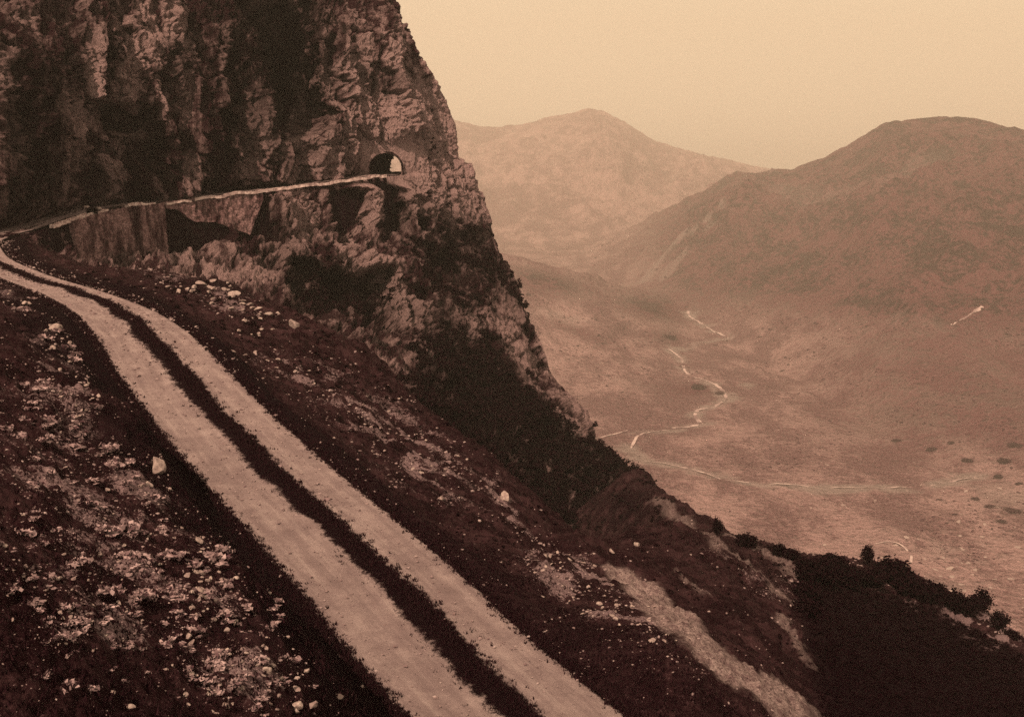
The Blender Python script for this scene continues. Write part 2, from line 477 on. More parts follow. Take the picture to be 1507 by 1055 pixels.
V, Fc = ribbon(ff, fnn, [(-2.3, 0), (-.8, .02), (0, .05), (.8, .02), (2.25, 0)])
V[:, 2] += .12
r2 = mesh_obj('road', V, Fc, M_road, attrs={'turf': np.tile([.5, .4, .5, .35, .4], len(ff))})
tag(r2, 'narrow ledge of road cut across the cliff up to the tunnel', 'road', kind='structure')

# ------------------------------------------------------------------ cliff
rows = [
    ([-250, -60, 30, 90, 180, 280, 370, 430, 460, 480, 500], [-160] * 11, [165, 175, 182, 192, 200, 212, 225, 232, 236, 240, 246]),
    ([-240, -40, 40, 100, 190, 310, 420, 480, 515, 545, 566], [0] * 11, [160, 168, 176, 187, 195, 207, 222, 228, 233, 238, 246]),
    ([-230, -20, 50, 110, 200, 325, 445, 515, 555, 585, 606], [70] * 11, [157, 164, 173, 184, 192, 205, 219, 226, 231, 238, 247]),
    ([-225, -15, 52, 112, 204, 330, 452, 525, 568, 608, 640], [125] * 11, [155, 162, 172, 183, 191, 204, 218, 226, 230, 238, 248]),
    ([-220, -10, 55, 115, 208, 335, 460, 535, 583, 625, 664], [185] * 11, [153, 161, 171, 182, 191, 204, 217, 225, 229, 237, 248]),
    ([-215, -5, 57, 118, 211, 338, 465, 542, 600, 634, 670], [240, 240, 240, 240, 238, 236, 235, 234, 234, 236, 240], [151, 161, 171, 183, 192, 206, 217, 225, 229.5, 238, 248]),
    ([-210, 0, 60, 120, 215, 340, 470, 548, 608, 646, 690], [370, 341, 327, 310, 297.5, 283, 267, 257.5, 256, 256, 256], [149, 163.5, 172.5, 184, 196, 208.5, 219, 226, 229.5, 238, 248]),
    ([-210, 0, 60, 120, 215, 340, 470, 548, 606, 647, 692], [373, 344, 330, 312.5, 300, 286, 270, 260, 260, 260, 260], [145, 157, 166.5, 179, 190.5, 203, 213, 221, 228, 237, 248]),
    ([-210, 0, 60, 118, 217, 342, 470, 548, 603, 655, 722], [396, 392, 391, 389, 396, 340, 330, 330, 330, 337, 352], [142, 154, 163, 177, 188, 199, 208, 217, 225, 234, 245]),
    ([-205, 0, 65, 121, 218, 360, 495, 575, 638, 694, 762], [408, 405, 404, 401, 410, 400, 410, 420, 430, 438, 448], [138, 149, 158, 172, 182, 193, 203, 211, 219, 227, 240]),
    ([-200, 0, 70, 125, 220, 380, 520, 600, 670, 730, 802], [420, 420, 420, 415, 425, 440, 480, 500, 515, 530, 548], [134, 144, 153, 165, 175, 184, 196, 205, 213, 221, 235]),
    ([-200, 0, 75, 132, 230, 400, 560, 650, 720, 780, 848], [435, 435, 435, 428, 440, 480, 540, 570, 585, 595, 598], [128, 137, 147, 158, 167, 174, 184, 196, 205, 215, 230]),
    ([-200, 0, 80, 140, 240, 420, 600, 700, 770, 820, 871], [450, 450, 450, 440, 455, 520, 600, 640, 650, 655, 652], [122, 130, 141, 151, 159, 162, 170, 184, 196, 208, 225]),
    ([-200, 0, 90, 150, 260, 450, 650, 780, 860, 920, 962], [480, 480, 480, 470, 490, 600, 720, 800, 830, 800, 724], [115, 122, 132, 141, 148, 142, 143, 150, 162, 178, 210]),
]
CG = np.array([at(np.array(r[0], float), np.array(r[1], float), np.array(r[2], float)) for r in rows])   # rows x 11 x 3
wr = []
for r in rows:
    pxs, pys, Ys = r[0][-1], r[1][-1], r[2][-1]
    wr.append([at(pxs - 3, pys, Ys + 3.5), at(pxs - 30, pys, Ys + 8), at(pxs - 110, pys, Ys + 12), at(pxs - 260, pys, Ys + 15)])
CG = np.concatenate([CG, np.array(wr)], 1)
low = CG[-1:].copy(); low[..., 2] -= 35; low[..., 1] -= 4
CG = np.concatenate([CG, low], 0)
# column / row sampling
dens_c = [26, 50, 60, 90, 110, 120, 110, 90, 80, 80, 12, 14, 16, 12]
uc = np.concatenate([i + np.linspace(0, 1, m_, endpoint=False) for i, m_ in enumerate(dens_c)] + [[14.0]])
dens_r = [50, 64, 56, 56, 52, 26, 10, 76, 70, 60, 60, 60, 70, 20]
vr = np.concatenate([i + np.linspace(0, 1, m_, endpoint=False) for i, m_ in enumerate(dens_r)] + [[14.0]])


def cat(G, t, axis):
    G = np.moveaxis(G, axis, 0); k = len(G); i = np.clip(t.astype(int), 0, k - 2); f = (t - i).reshape(-1, *([1] * (G.ndim - 1)))
    g = lambda j: G[np.clip(j, 0, k - 1)]
    p0, p1, p2, p3 = g(i - 1), g(i), g(i + 1), g(i + 2)
    r = .5 * ((2 * p1) + (-p0 + p2) * f + (2 * p0 - 5 * p1 + 4 * p2 - p3) * f ** 2 + (-p0 + 3 * p1 - 3 * p2 + p3) * f ** 3)
    return np.moveaxis(r, 0, axis)


B = cat(CG, uc, 1)
i0 = np.clip(vr.astype(int), 0, len(CG) - 2); f0 = (vr - i0)[:, None, None]
f0 = np.where((i0[:, None, None] == 6), f0, f0)
B = B[i0] * (1 - f0) + B[i0 + 1] * f0
nr_, nc_ = B.shape[:2]
# smooth rows a little, except at the road ledge
for _ in range(14):
    m_ = ((np.abs(vr - 6) > .35) & (np.abs(vr - 7) > .25))[1:-1, None, None]
    B[1:-1] = np.where(m_, (B[:-2] + 2 * B[1:-1] + B[2:]) / 4, B[1:-1])
Nn = np.cross(np.gradient(B, axis=0), np.gradient(B, axis=1)); Nn /= np.linalg.norm(Nn, axis=2)[..., None] + 1e-9
if Nn[200, 300, 1] > 0: Nn = -Nn
Pf = B.reshape(-1, 3); Nf = Nn.reshape(-1, 3)
cpx, cpy = pix(Pf[:, 0], Pf[:, 1], Pf[:, 2])
U_ = np.tile(uc, nr_); V_ = np.repeat(vr, nc_)
front = sst(10.4, 9.7, U_)
wx = fbm(Pf * .11, 3, 501) * 22; wy = fbm(Pf * .11 + 9, 3, 505) * 22
qx = cpx + .55 * wx + fbm(Pf * .5, 2, 509) * 7; qy = cpy + .55 * wy
# large built-in shapes: hollow, buttresses (moved in depth)
dep = np.zeros(len(Pf))
def poly_soft(px, py, left, right, e=8):
    l = np.interp(py, [a_[1] for a_ in left], [a_[0] for a_ in left]); r = np.interp(py, [a_[1] for a_ in right], [a_[0] for a_ in right])
    return sst(-e * .3, e * .7, px - l) * sst(-e, e, r - px)
hol = poly_soft(qx, qy, [(330, -160), (345, 0), (362, 60), (385, 130), (400, 190)], [(470, -160), (478, 0), (450, 60), (462, 120), (470, 170), (440, 200)], 14) * sst(210, 175, cpy)
dep += hol * 18
hol2 = poly_soft(cpx, cpy, [(85, 150), (110, 165)], [(220, 150), (215, 190)], 12) * sst(150, 166, cpy) * sst(200, 180, cpy)
dep += hol2 * 5
hol3 = poly_soft(cpx, qy, [(216, 300), (217, 340), (222, 392)], [(300, 296), (330, 330), (345, 345), (250, 392)], 7) * sst(302, 310, cpy) * sst(400, 385, cpy)
dep += hol3 * 1.5
for (x0, x1, y0, y1, dd) in ((352, 395, 292, 360, 4), (483, 520, 280, 335, 5), (548, 572, 266, 350, 4), (425, 560, 400, 490, 7), (640, 760, 340, 420, 3)):
    dep += dd * sst(x0 - 6, x0 + 8, qx) * sst(x1 + 16, x1 - 6, qx) * sst(y0 - 4, y0 + 12, cpy) * sst(y1 + 24, y1 - 12, qy)
ledge = np.minimum(np.abs(V_ - 6.5), 3) - .5
calm = sst(0.0, .45, ledge) * 1.0
calm = np.where(U_ > 7.9, np.maximum(calm, sst(7.9, 8.5, U_)), calm)
tun = 1 - .97 * np.exp(-(((cpx - 574) / 48) ** 4 + ((cpy - 238) / 34) ** 4) * .8)
S = Pf * np.array([1, 1, .35])
big = ridged(S * .055, 3, 101) - .55
mid = ridged(S * .17, 3, 120) - .6
sml = ridged(Pf * np.array([1, 1, .6]) * .6, 3, 140) - .6
tny = fbm(Pf * 1.9, 3, 160)
stp = np.floor((Pf[:, 0] * .5 + Pf[:, 2] * .25 + fbm(Pf * .1, 2, 171) * 4) / 2.2)
facet = (_G[(np.abs(stp).astype(int) * 7 + 13) & 255, 0]) * .6
above = sst(7, 5, V_)
amp = (1 - .75 * sst(7, 8.2, U_) * 1)            # calmer, smoother spur
def blocks(p, seed):
    i = np.floor(p).astype(np.int64); best = np.full(len(p), 1e9); val = np.zeros(len(p)); sec = np.full(len(p), 1e9)
    for a_ in (-1, 0, 1):
        for b_ in (-1, 0, 1):
            for c_ in (-1, 0, 1):
                h_ = _hash(i[:, 0] + a_, i[:, 1] + b_, i[:, 2] + c_, seed)
                o1, o2, o3, o4 = (h_ & 255) / 255, ((h_ >> 8) & 255) / 255, ((h_ >> 16) & 255) / 255, ((h_ >> 24) & 255) / 255
                d = (i[:, 0] + a_ + o1 - p[:, 0]) ** 2 + (i[:, 1] + b_ + o2 - p[:, 1]) ** 2 + (i[:, 2] + c_ + o3 - p[:, 2]) ** 2
                m = d < best; sec = np.where(m, best, np.minimum(sec, d)); best = np.where(m, d, best); val = np.where(m, o4, val)
    return val - .5, np.sqrt(sec) - np.sqrt(best)


tilt = np.stack([Pf[:, 0] + .35 * Pf[:, 2], Pf[:, 1], Pf[:, 2] - .35 * Pf[:, 0]], 1) + (fbm(Pf * .3, 3, 190) * 1.6)[:, None]
b1, e1 = blocks(tilt * np.array([.24, .24, .10]), 5); b2, e2 = blocks(tilt * np.array([.8, .8, .42]), 6)
blk = b1 * 2.6 + b2 * .6 - .7 * (1 - sst(0, .10, e1)) - .3 * (1 - sst(0, .12, e2))
disp = blk + (big * 2.6 * above + big * 1.6 * (1 - above) + mid * (1.5 * amp + .2) + facet * amp) + sml * (.5 * amp + .25) + tny * .3
wz = sst(2.6, 3.0, U_) * sst(5.6, 5.1, U_) * sst(6.6, 7, V_) * sst(8.6, 8.0, V_)
disp = disp * (1 - .85 * wz) - .8 * wz
disp = disp * calm * tun * (.25 + .75 * front)
edge = np.exp(-((U_ - 10) / .8) ** 2)
disp = disp * (1 - .2 * edge)
Pd = Pf + Nf * disp[:, None]
Pd *= (1 + dep * calm / Pf[:, 1])[:, None]
# tunnel bore
TZ = road[-1, 2] + .02
def tun_x(y): return np.interp(y, [224, 232, 250, 268], [-23.2, -22.55, -22.6, -22.9])
def in_tunnel(P, R=2.65, H=3.9):
    dx = np.abs(P[:, 0] - tun_x(P[:, 1])); dz = P[:, 2] - TZ
    top = H - R
    ok = (dx < R) & (dz > -.15) & ((dz < top) | ((dx ** 2 + (dz - top) ** 2) < R * R))
    return ok & (P[:, 1] > 216) & (P[:, 1] < 274)
fcs = gridfaces(nr_, nc_)
cen = Pd[fcs].mean(1)
fcs = fcs[~in_tunnel(cen)]
DKB = [(18, 180, 30, 130, 0, .9), (115, 60, 9, 45, -8, .8), (160, 174, 75, 13, 4, 1.1), (232, 210, 50, 20, 18, 1.0), (248, 100, 18, 32, 0, 1.0), (290, 75, 14, 50, -10, .8), (400, 95, 68, 105, 0, 1.3), (430, 20, 50, 50, 0, .8), (420, 225, 30, 16, 0, .6),  # shade of the hollow and overhangs painted into the rock, plus dark scrub patches
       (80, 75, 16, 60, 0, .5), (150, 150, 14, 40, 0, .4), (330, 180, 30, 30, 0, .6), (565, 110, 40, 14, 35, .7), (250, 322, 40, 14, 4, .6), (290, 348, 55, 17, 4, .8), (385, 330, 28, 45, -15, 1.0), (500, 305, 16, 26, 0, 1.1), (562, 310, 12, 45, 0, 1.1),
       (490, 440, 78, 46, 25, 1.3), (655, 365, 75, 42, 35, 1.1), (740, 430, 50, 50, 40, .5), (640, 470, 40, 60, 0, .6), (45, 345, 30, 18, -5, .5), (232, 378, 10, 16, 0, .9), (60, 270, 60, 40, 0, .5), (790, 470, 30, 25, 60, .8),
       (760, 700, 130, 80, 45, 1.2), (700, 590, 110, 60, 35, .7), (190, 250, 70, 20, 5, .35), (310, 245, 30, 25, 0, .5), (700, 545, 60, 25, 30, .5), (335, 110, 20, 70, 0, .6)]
PLB = [(255, 45, 17, 62, 0, 1.3), (205, 45, 14, 60, 0, 1.0), (180, 110, 10, 40, 0, .7), (226, 110, 6, 45, 0, 1.0), (108, 120, 12, 48, -8, 1.2), (78, 180, 18, 50, -28, 1.3), (124, 232, 7, 16, 0, 1.1), (200, 190, 14, 12, 40, 1.2), (370, 165, 28, 40, 0, .5),  # sunlit streaks and the lit spur face painted into the rock colour
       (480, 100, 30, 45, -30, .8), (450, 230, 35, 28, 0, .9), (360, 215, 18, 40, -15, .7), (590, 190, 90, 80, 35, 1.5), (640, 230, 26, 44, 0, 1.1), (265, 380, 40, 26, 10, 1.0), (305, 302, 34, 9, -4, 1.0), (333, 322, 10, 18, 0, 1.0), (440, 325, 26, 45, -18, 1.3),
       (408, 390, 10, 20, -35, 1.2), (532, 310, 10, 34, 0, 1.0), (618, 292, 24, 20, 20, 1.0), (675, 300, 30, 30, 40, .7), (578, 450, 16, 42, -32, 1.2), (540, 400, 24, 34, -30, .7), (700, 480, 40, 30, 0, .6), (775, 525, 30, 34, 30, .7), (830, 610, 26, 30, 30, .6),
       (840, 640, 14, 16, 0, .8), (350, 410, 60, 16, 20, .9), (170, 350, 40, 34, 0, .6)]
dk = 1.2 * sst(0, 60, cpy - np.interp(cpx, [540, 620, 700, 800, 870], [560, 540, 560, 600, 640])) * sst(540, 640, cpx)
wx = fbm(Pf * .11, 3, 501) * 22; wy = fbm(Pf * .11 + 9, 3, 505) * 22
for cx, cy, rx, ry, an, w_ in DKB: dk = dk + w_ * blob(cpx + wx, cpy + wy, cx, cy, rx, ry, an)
plc = np.zeros(len(Pf))
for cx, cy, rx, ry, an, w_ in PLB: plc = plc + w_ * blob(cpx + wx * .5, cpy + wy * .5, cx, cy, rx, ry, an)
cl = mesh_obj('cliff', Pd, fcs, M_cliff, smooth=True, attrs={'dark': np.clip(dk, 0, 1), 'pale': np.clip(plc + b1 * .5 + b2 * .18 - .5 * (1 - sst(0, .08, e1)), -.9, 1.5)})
tag(cl, 'towering limestone cliff and spur rising over the far ledge road', 'cliff', kind='structure')
# tunnel lining
ys = np.linspace(226.6, 266, 60); L = []
for yv in ys:
    xc = tun_x(yv); R = 2.95; top = 4.2 - R
    for k in range(17):
        if k < 4: pt = (-R, -.5 + (top + .5) * k / 4)
        elif k > 12: pt = (R, -.5 + (top + .5) * (16 - k) / 4)
        else:
            an = math.pi - math.pi * (k - 4) / 8; pt = (R * math.cos(an), top + R * math.sin(an))
        L.append((xc + pt[0], yv, TZ + pt[1]))
L = np.array(L); dcen = L - np.stack([tun_x(L[:, 1]), L[:, 1], np.full(len(L), TZ + 1.5)], 1); dcen /= np.linalg.norm(dcen, axis=1)[:, None]
L += dcen * (np.abs(fbm(L * .8, 3, 9)) * .4)[:, None]
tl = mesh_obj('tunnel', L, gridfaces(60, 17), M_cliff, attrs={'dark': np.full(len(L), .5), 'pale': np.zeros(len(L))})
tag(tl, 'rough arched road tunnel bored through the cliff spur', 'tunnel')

# ------------------------------------------------------------------ walls on the far road
def wall_from(path, nrm, o_in, o_out, top, bottoms, name, mat, seed=0, rows_=10, amp_=.12):
    """solid wall following a path: front face (outer), top, back face; closed ends"""
    m = len(path); V = []
    for o_, flip in ((o_out, 0), (o_in, 1)):
        for r in range(rows_):
            f = r / (rows_ - 1); f = f if not flip else 1 - f
            zz = path[:, 2] + top * (1 - f) - bottoms * f if True else 0
            oo = o_ + (0 if flip else .35 * f * bottoms * .25)
            V.append(np.stack([path[:, 0] + oo * nrm[:, 0], path[:, 1] + oo * nrm[:, 1], zz], 1))
    V = np.array(V)                      # (2*rows) x m x 3
    flat = V.reshape(-1, 3); flat = flat + (fbm(flat * 1.3, 3, seed) * amp_)[:, None] * np.array([nrm[:, 0].mean(), nrm[:, 1].mean(), .5])
    fc = gridfaces(2 * rows_, m).tolist()
    tot = 2 * rows_
    for r in range(tot // 2 - 1):
        for e in (0, m - 1):
            a0, a1 = r * m + e, (r + 1) * m + e; b0, b1 = (tot - 1 - r) * m + e, (tot - 2 - r) * m + e
            fc.append([a0, a1, b1, b0])
    fc.append([0, 0 + 0, 0, 0]) if False else None
    return mesh_obj(name, flat, np.array(fc), mat, smooth=False)


fpx, _ = pix(ff[:, 0], ff[:, 1], ff[:, 2])
seg = lambda a_, b_: np.where((fpx >= a_) & (fpx <= b_) & (ff[:, 1] > 160) & (ff[:, 1] < 227))[0]
def zpx(p, npx): return npx / F * p[:, 1]
i1 = seg(66, 216); p1 = ff[i1]
bt = zpx(p1, np.interp(fpx[i1], [66, 118, 150, 216], [62, 78, 82, 96]))
w1 = wall_from(p1, fnn[i1], 1.2, 4.1, .0, bt, 'retaining_wall', M_masonry, 3, 24, .3)
tag(w1, 'tall masonry retaining wall holding up the far road at the left', 'retaining wall')
for a_ in (163,):
    ib = seg(a_ - 2, a_ + 9)
    bb_ = wall_from(ff[ib], fnn[ib], 2.0, 5.3, .1, zpx(ff[ib], np.full(len(ib), 86.)), 'buttress', M_masonry, 8, 16, .2)
    bb_.parent = w1
i2 = seg(222, 372)
if len(i2):
    bt = zpx(ff[i2], np.interp(fpx[i2], [222, 240, 262, 295, 330, 346, 372], [9, 12, 32, 36, 52, 60, 9]))
    w2 = wall_from(ff[i2], fnn[i2], 1.3, 3.5, .1, bt, 'retaining_wall', M_masonry, 13, 14, .25)
    tag(w2, 'retaining wall below the far road, its foot coming to a point', 'retaining wall')


def parapet(a_, b_, label, h=.5, seed=0):
    ii = seg(a_, b_)
    pth = ff[ii].copy()
    pth[:, 2] += fbm(pth * .35, 3, seed) * .3
    o = wall_from(pth, fnn[ii], 3.0, 3.75, h, np.full(len(ii), .22), 'parapet_wall', M_parapet, seed, 4, .07)
    return tag(o, label, 'low wall', 'low parapets along the outer edge of the ledge road')


M_parapet, nt, b = mat_new('parapet_stone'); q = NB(nt)
n = q.noise(q.coord(), 1.6, 5, .7)
q.l(q.mix(q.ramp(n, .38, .62), (.30, .20, .21), (.68, .52, .52)), b.inputs['Base Color'])
parapet(222, 262, 'short faint stretch of parapet just right of the tall retaining wall', .12, 5)
parapet(265, 548, 'long pale parapet line running right up to the tunnel mouth', .2, 6)
parapet(40, 128, 'faint curving parapet at the far left bend of the road', .2, 7)
parapet(158, 205, 'low parapet on top of the tall retaining wall', .3, 8)


# ------------------------------------------------------------------ stones
def ico(sub):
    import bmesh
    bm = bmesh.new(); bmesh.ops.create_icosphere(bm, subdivisions=sub, radius=1)
    v = np.array([x.co[:] for x in bm.verts]); f = np.array([[y.index for y in x.verts] for x in bm.faces]); bm.free(); return v, f


IV, IFc = ico(3); LV, LF = ico(1)


def rock_shape(seed, V=IV):
    r = np.random.default_rng(seed); v = V.copy()
    for k in range(11):                       # chip flat facets
        nrm = r.normal(size=3); nrm /= np.linalg.norm(nrm); d = r.uniform(.45, .85)
        t = v @ nrm - d; v = v - np.where(t > 0, t, 0)[:, None] * nrm
    v *= r.uniform([.8, .6, .5], [1.25, 1.0, .85])
    v += (fbm(v * 2.2 + seed, 3, seed) * .09)[:, None] * v
    return v


STONES = []
for k in range(10):
    me_o = mesh_obj('stone_shape', rock_shape(50 + k), IFc, M_stone, smooth=False)
    STONES.append(me_o.data); bpy.data.objects.remove(me_o)


def add_stone(P, r, label, group='', name='stone', cat='stone', k=None, sink=.25, tall=1.0):
    o = bpy.data.objects.new(name, STONES[random.randrange(10) if k is None else k]); COL.objects.link(o)
    o.location = (P[0], P[1], P[2] + r * (.55 * tall - sink)); o.scale = (r, r * random.uniform(.8, 1.1), r * tall)
    o.rotation_euler = (random.uniform(-.4, .4), random.uniform(-.4, .4), random.uniform(0, 6.28))
    return tag(o, label, cat, group or None)


UNIQ = [(232, 693, 15, 'largest pale boulder, standing left of the road edge', 1.4), (219, 714, 8, 'pale lump of rock just below the largest boulder', .8), (249, 722, 6, 'small round stone right of and below the largest boulder', .9),
        (158, 722, 5, 'lone small stone in dark turf left of the largest boulder', .9),
        (437, 1043, 11, 'pointed pale stone, left of two big ones at bottom of left bank', 1.3), (458, 1041, 11, 'rounded pale stone beside the pointed one at bottom of left bank', 1.0),
        (165, 1020, 8, 'pale stone alone in dark turf at bottom left', .9), (193, 1040, 10, 'long flat stone at bottom left below the lone pale one', .6), (533, 1011, 4, 'small bright round stone near the road at bottom of left bank', .9),
        (497, 1026, 12, 'long slanting slab between the twin stones and road', .55), (393, 990, 9, 'upright narrow stone on the dark lower left bank', 1.6), (434, 1014, 10, 'broad pale slab just above the twin stones', .6),
        (423, 938, 5, 'small white stone alone in dark grass beside the road', .9), (308, 855, 7, 'bright oval stone at the edge of the stony ground by dark verge', .8), (80, 487, 11, 'pale angular rock in the rubble where the road bends left', .9),
        (433, 484, 9, 'bright leaning rock with dark hollow on the slope below the cliff', 1.8), (410, 462, 4, 'small white stone at right end of the upper rubble row', .8), (371, 494, 4, 'bright small stone on the dark slope below upper rubble', .9),
        (303, 873, 6, 'grey white stone just under the bright oval stone', .8), (93, 910, 5, 'small bright stone in dark hollow at lower left', .9), (650, 735, 6, 'bright stone on the slope between road and dark woods', .9), (742, 735, 11, 'pale knob of rock at the edge of the dark woods', 1.2),
        (900, 812, 6, 'pale stone at upper left end of the lower track', .8), (938, 803, 6, 'pale stone standing over the upper end of the lower track', 1.2)]
hp = hit(np.array([u[0] for u in UNIQ], float), np.array([u[1] for u in UNIQ], float), zbil, 8, 260)
for (x, y, rp_, lab, tall), P in zip(UNIQ, hp):
    if not np.isnan(P[0]): add_stone(P, rp_ / F * P[1], lab, tall=tall, k=(int(x) % 10), name='boulder' if rp_ > 10 else 'stone', cat='boulder' if rp_ > 10 else 'stone')

ZONES = [  # (pixel blobs, count, min px, max px, label, group)
    ([(330, 930, 50, 90), (300, 850, 25, 50), (380, 1000, 60, 40), (330, 1020, 60, 30)], 82, 4, 9, 'pale broken stone lying in the rubble strip on the lower left bank', 'stones in the rubble strip of the lower left bank'),
    ([(150, 860, 120, 60), (230, 800, 70, 50), (60, 820, 60, 60), (140, 930, 70, 30)], 62, 3.5, 7, 'weathered stone among the turf of the lower left slope', 'stones in the turf of the lower left slope'),
    ([(90, 490, 25, 30), (100, 530, 25, 35), (120, 590, 30, 40), (30, 430, 30, 20)], 42, 3, 6, 'pale stone in the rubble beside the inner edge of the bend', 'stones beside the inner edge of the bend'),
    ([(850, 860, 60, 25), (900, 890, 40, 15), (960, 925, 45, 15), (820, 830, 30, 12)], 48, 3, 6, 'pale stone in the scree patch above the lower track', 'stones in the scree above the lower track'),
    ([(325, 432, 38, 8), (355, 447, 25, 8), (300, 425, 30, 6), (375, 470, 20, 12), (275, 428, 25, 6)], 34, 4.5, 9, 'pale block of rock in the rubble row below the ledge road', 'blocks in the rubble row below the ledge road'),
    ([(430, 540, 50, 20), (380, 500, 40, 25), (560, 620, 70, 40), (640, 690, 60, 30), (530, 600, 60, 40)], 42, 2.5, 5.5, 'small pale stone on the dark slope right of the road', 'stones on the dark slope right of the road'),
]
for bl, cnt, s0, s1, lab, grp in ZONES:
    c_ = 0; t_ = 0
    while c_ < cnt and t_ < 9:
        t_ += 1
        m_ = cnt * 2; w_ = [bl[random.randrange(len(bl))] for _ in range(m_)]
        X = np.array([random.gauss(q_[0], q_[2] * .75) for q_ in w_]); Y = np.array([random.gauss(q_[1], q_[3] * .75) for q_ in w_])
        P = hit(X, Y, zbil, 8, 260); sr, _ = near_path(np.nan_to_num(P[:, 0]), np.nan_to_num(P[:, 1], nan=1), road[:500], RN[:500])
        for k_ in range(m_):
            if c_ >= cnt: break
            if np.isnan(P[k_, 0]) or abs(sr[k_]) < 4.2 or X[k_] < 2 or Y[k_] > 1050 or P[k_, 1] > 190: continue
            add_stone(P[k_], random.uniform(s0, s1) ** 1 * random.choice([.6, .8, 1, 1]) / F * P[k_, 1], lab, grp, tall=random.uniform(.5, 1)); c_ += 1


def bake(shapes, P, R, rnd, squash=(.5, 1)):
    """many small solids in one mesh; shapes: list of (V,F)"""
    Vs, Fs = [], []; base = 0
    for p_, r_ in zip(P, R):
        v, f = shapes[rnd.integers(len(shapes))]
        an = rnd.uniform(0, 6.28); c, s = math.cos(an), math.sin(an)
        w = v * r_ * np.array([1, rnd.uniform(.7, 1.1), rnd.uniform(*squash)])
        w = np.stack([w[:, 0] * c - w[:, 1] * s, w[:, 0] * s + w[:, 1] * c, w[:, 2]], 1) + p_
        Vs.append(w); Fs.append(f + base); base += len(v)
    return np.concatenate(Vs), np.concatenate(Fs)


LR = [(rock_shape(200 + k, LV), LF) for k in range(8)]
# loose small stones, far too many to count: density follows the pale patches
m_ = 75000
k_ = rng.uniform(0, 1, m_)
X = rng.uniform(-5, 1507, m_); Y = rng.uniform(380, 1060, m_)
dn = np.zeros(m_)
for cx, cy, rx, ry, an, w_ in PALEB: dn += w_ * blob(X, Y, cx, cy, rx, ry, an)
cl_ = fbm(np.stack([X / 34, Y / 26, 0 * X], 1), 4, 66)
dn = np.clip(dn * 1.2 * sst(-.25, .35, cl_) + .035 * ((X < 620) | (Y > 800)), 0, 1) * (1 - (X > 1195) * (Y > np.interp(X, [1180, 1260, 1330, 1400, 1470, 1600], [842, 850, 868, 895, 935, 990])))
kp = k_ < dn * .8; X, Y = X[kp], Y[kp]
P = hit(X, Y, zbil, 8, 200, 500); ok = ~np.isnan(P[:, 0]); P = P[ok]
sr, _ = near_path(P[:, 0], P[:, 1], road[:500], RN[:500])
okk = (sr < -3.9) | (sr > 3.4); P = P[okk]
R = np.exp(rng.normal(math.log(1.9), .5, len(P))) / F * P[:, 1]
R = np.clip(R, 0, 4.5 / F * P[:, 1])
V, Fc = bake(LR, P, R, rng)
tag(mesh_obj('loose_stones', V, Fc, M_gravel, smooth=False), 'countless small loose stones and scree littering the slopes by the road', 'scree', kind='stuff')
print('small stones', len(P))

# pebbles on the road itself
j_ = rng.integers(0, 2300, 5200); oo = rng.normal(0, 1, 5200) * .5 + rng.choice([-2.5, -.75, .95, 2.5, 0], 5200)
P = np.stack([fine[j_, 0] + oo * fn[j_, 0], fine[j_, 1] + oo * fn[j_, 1], fine[j_, 2] + .01], 1)
V, Fc = bake(LR, P, np.exp(rng.normal(math.log(.035), .5, len(P))) * np.clip(P[:, 1] / 45, .8, 2), rng)
tag(mesh_obj('road_pebbles', V, Fc, M_gravel, smooth=False), 'loose pebbles strewn on the wheel tracks of the road', 'pebbles', kind='stuff')

# ------------------------------------------------------------------ grass tufts
def tufts(P, h, name, label, nb=6):
    m = len(P); k = nb
    base = np.repeat(P, k, 0) + rng.normal(size=(m * k, 3)) * np.array([.09, .09, 0]) * (h / .25)
    hh = np.repeat(rng.uniform(.5, 1.2, m), k) * rng.uniform(.6, 1.1, m * k) * h
    an = rng.uniform(0, 6.28, m * k); w = .012 * (1 + base[:, 1] / 40)
    side = np.stack([np.cos(an), np.sin(an), 0 * an], 1) * w[:, None]
    lean = np.stack([rng.normal(size=m * k) * .35, rng.normal(size=m * k) * .35, np.ones(m * k)], 1) * hh[:, None]
    V = np.stack([base - side, base + side, base + lean], 1).reshape(-1, 3)
    return tag(mesh_obj(name, V, np.arange(m * k * 3).reshape(-1, 3), M_grass, smooth=False), label, 'grass', kind='stuff')


idx = rng.integers(0, 2100, 26000); o_ = np.concatenate([rng.normal(-.05, .30, 13000), rng.normal(0, .16, 13000) + np.where(rng.random(13000) < .5, -2.75, 2.78)])
wv = fbm(np.stack([fine[idx, 0], fine[idx, 1], fine[idx, 2]], 1) * .12, 2, 91) * .3 - .22
Pm = np.stack([fine[idx, 0] + (o_ - wv * (np.abs(o_) < 1.6)) * fn[idx, 0], fine[idx, 1] + (o_ - wv * (np.abs(o_) < 1.6)) * fn[idx, 1], fine[idx, 2] - .02 + .08 * np.exp(-(o_ / .55) ** 2)], 1)
tufts(Pm, .12, 'roadside_grass', 'short dark grass in the road centre and along its edges', 6)
X = rng.uniform(-20, 1300, 30000); Y = 430 + (1060 - 430) * rng.random(30000) ** .8
P = hit(X, Y, zbil, 8, 130, 500); P = P[~np.isnan(P[:, 0])]; sr, _ = near_path(P[:, 0], P[:, 1], road[:500], RN[:500]); P = P[(np.abs(sr) > 3.0) & ((sr > -6.5) & (sr < 6) | (rng.random(len(P)) < .25)) & (segdist(P[:, 0], P[:, 1], PT) > 1.4)]
tufts(P, .11, 'hillside_grass', 'rough dark grass covering the slopes on both sides of the road', 5)

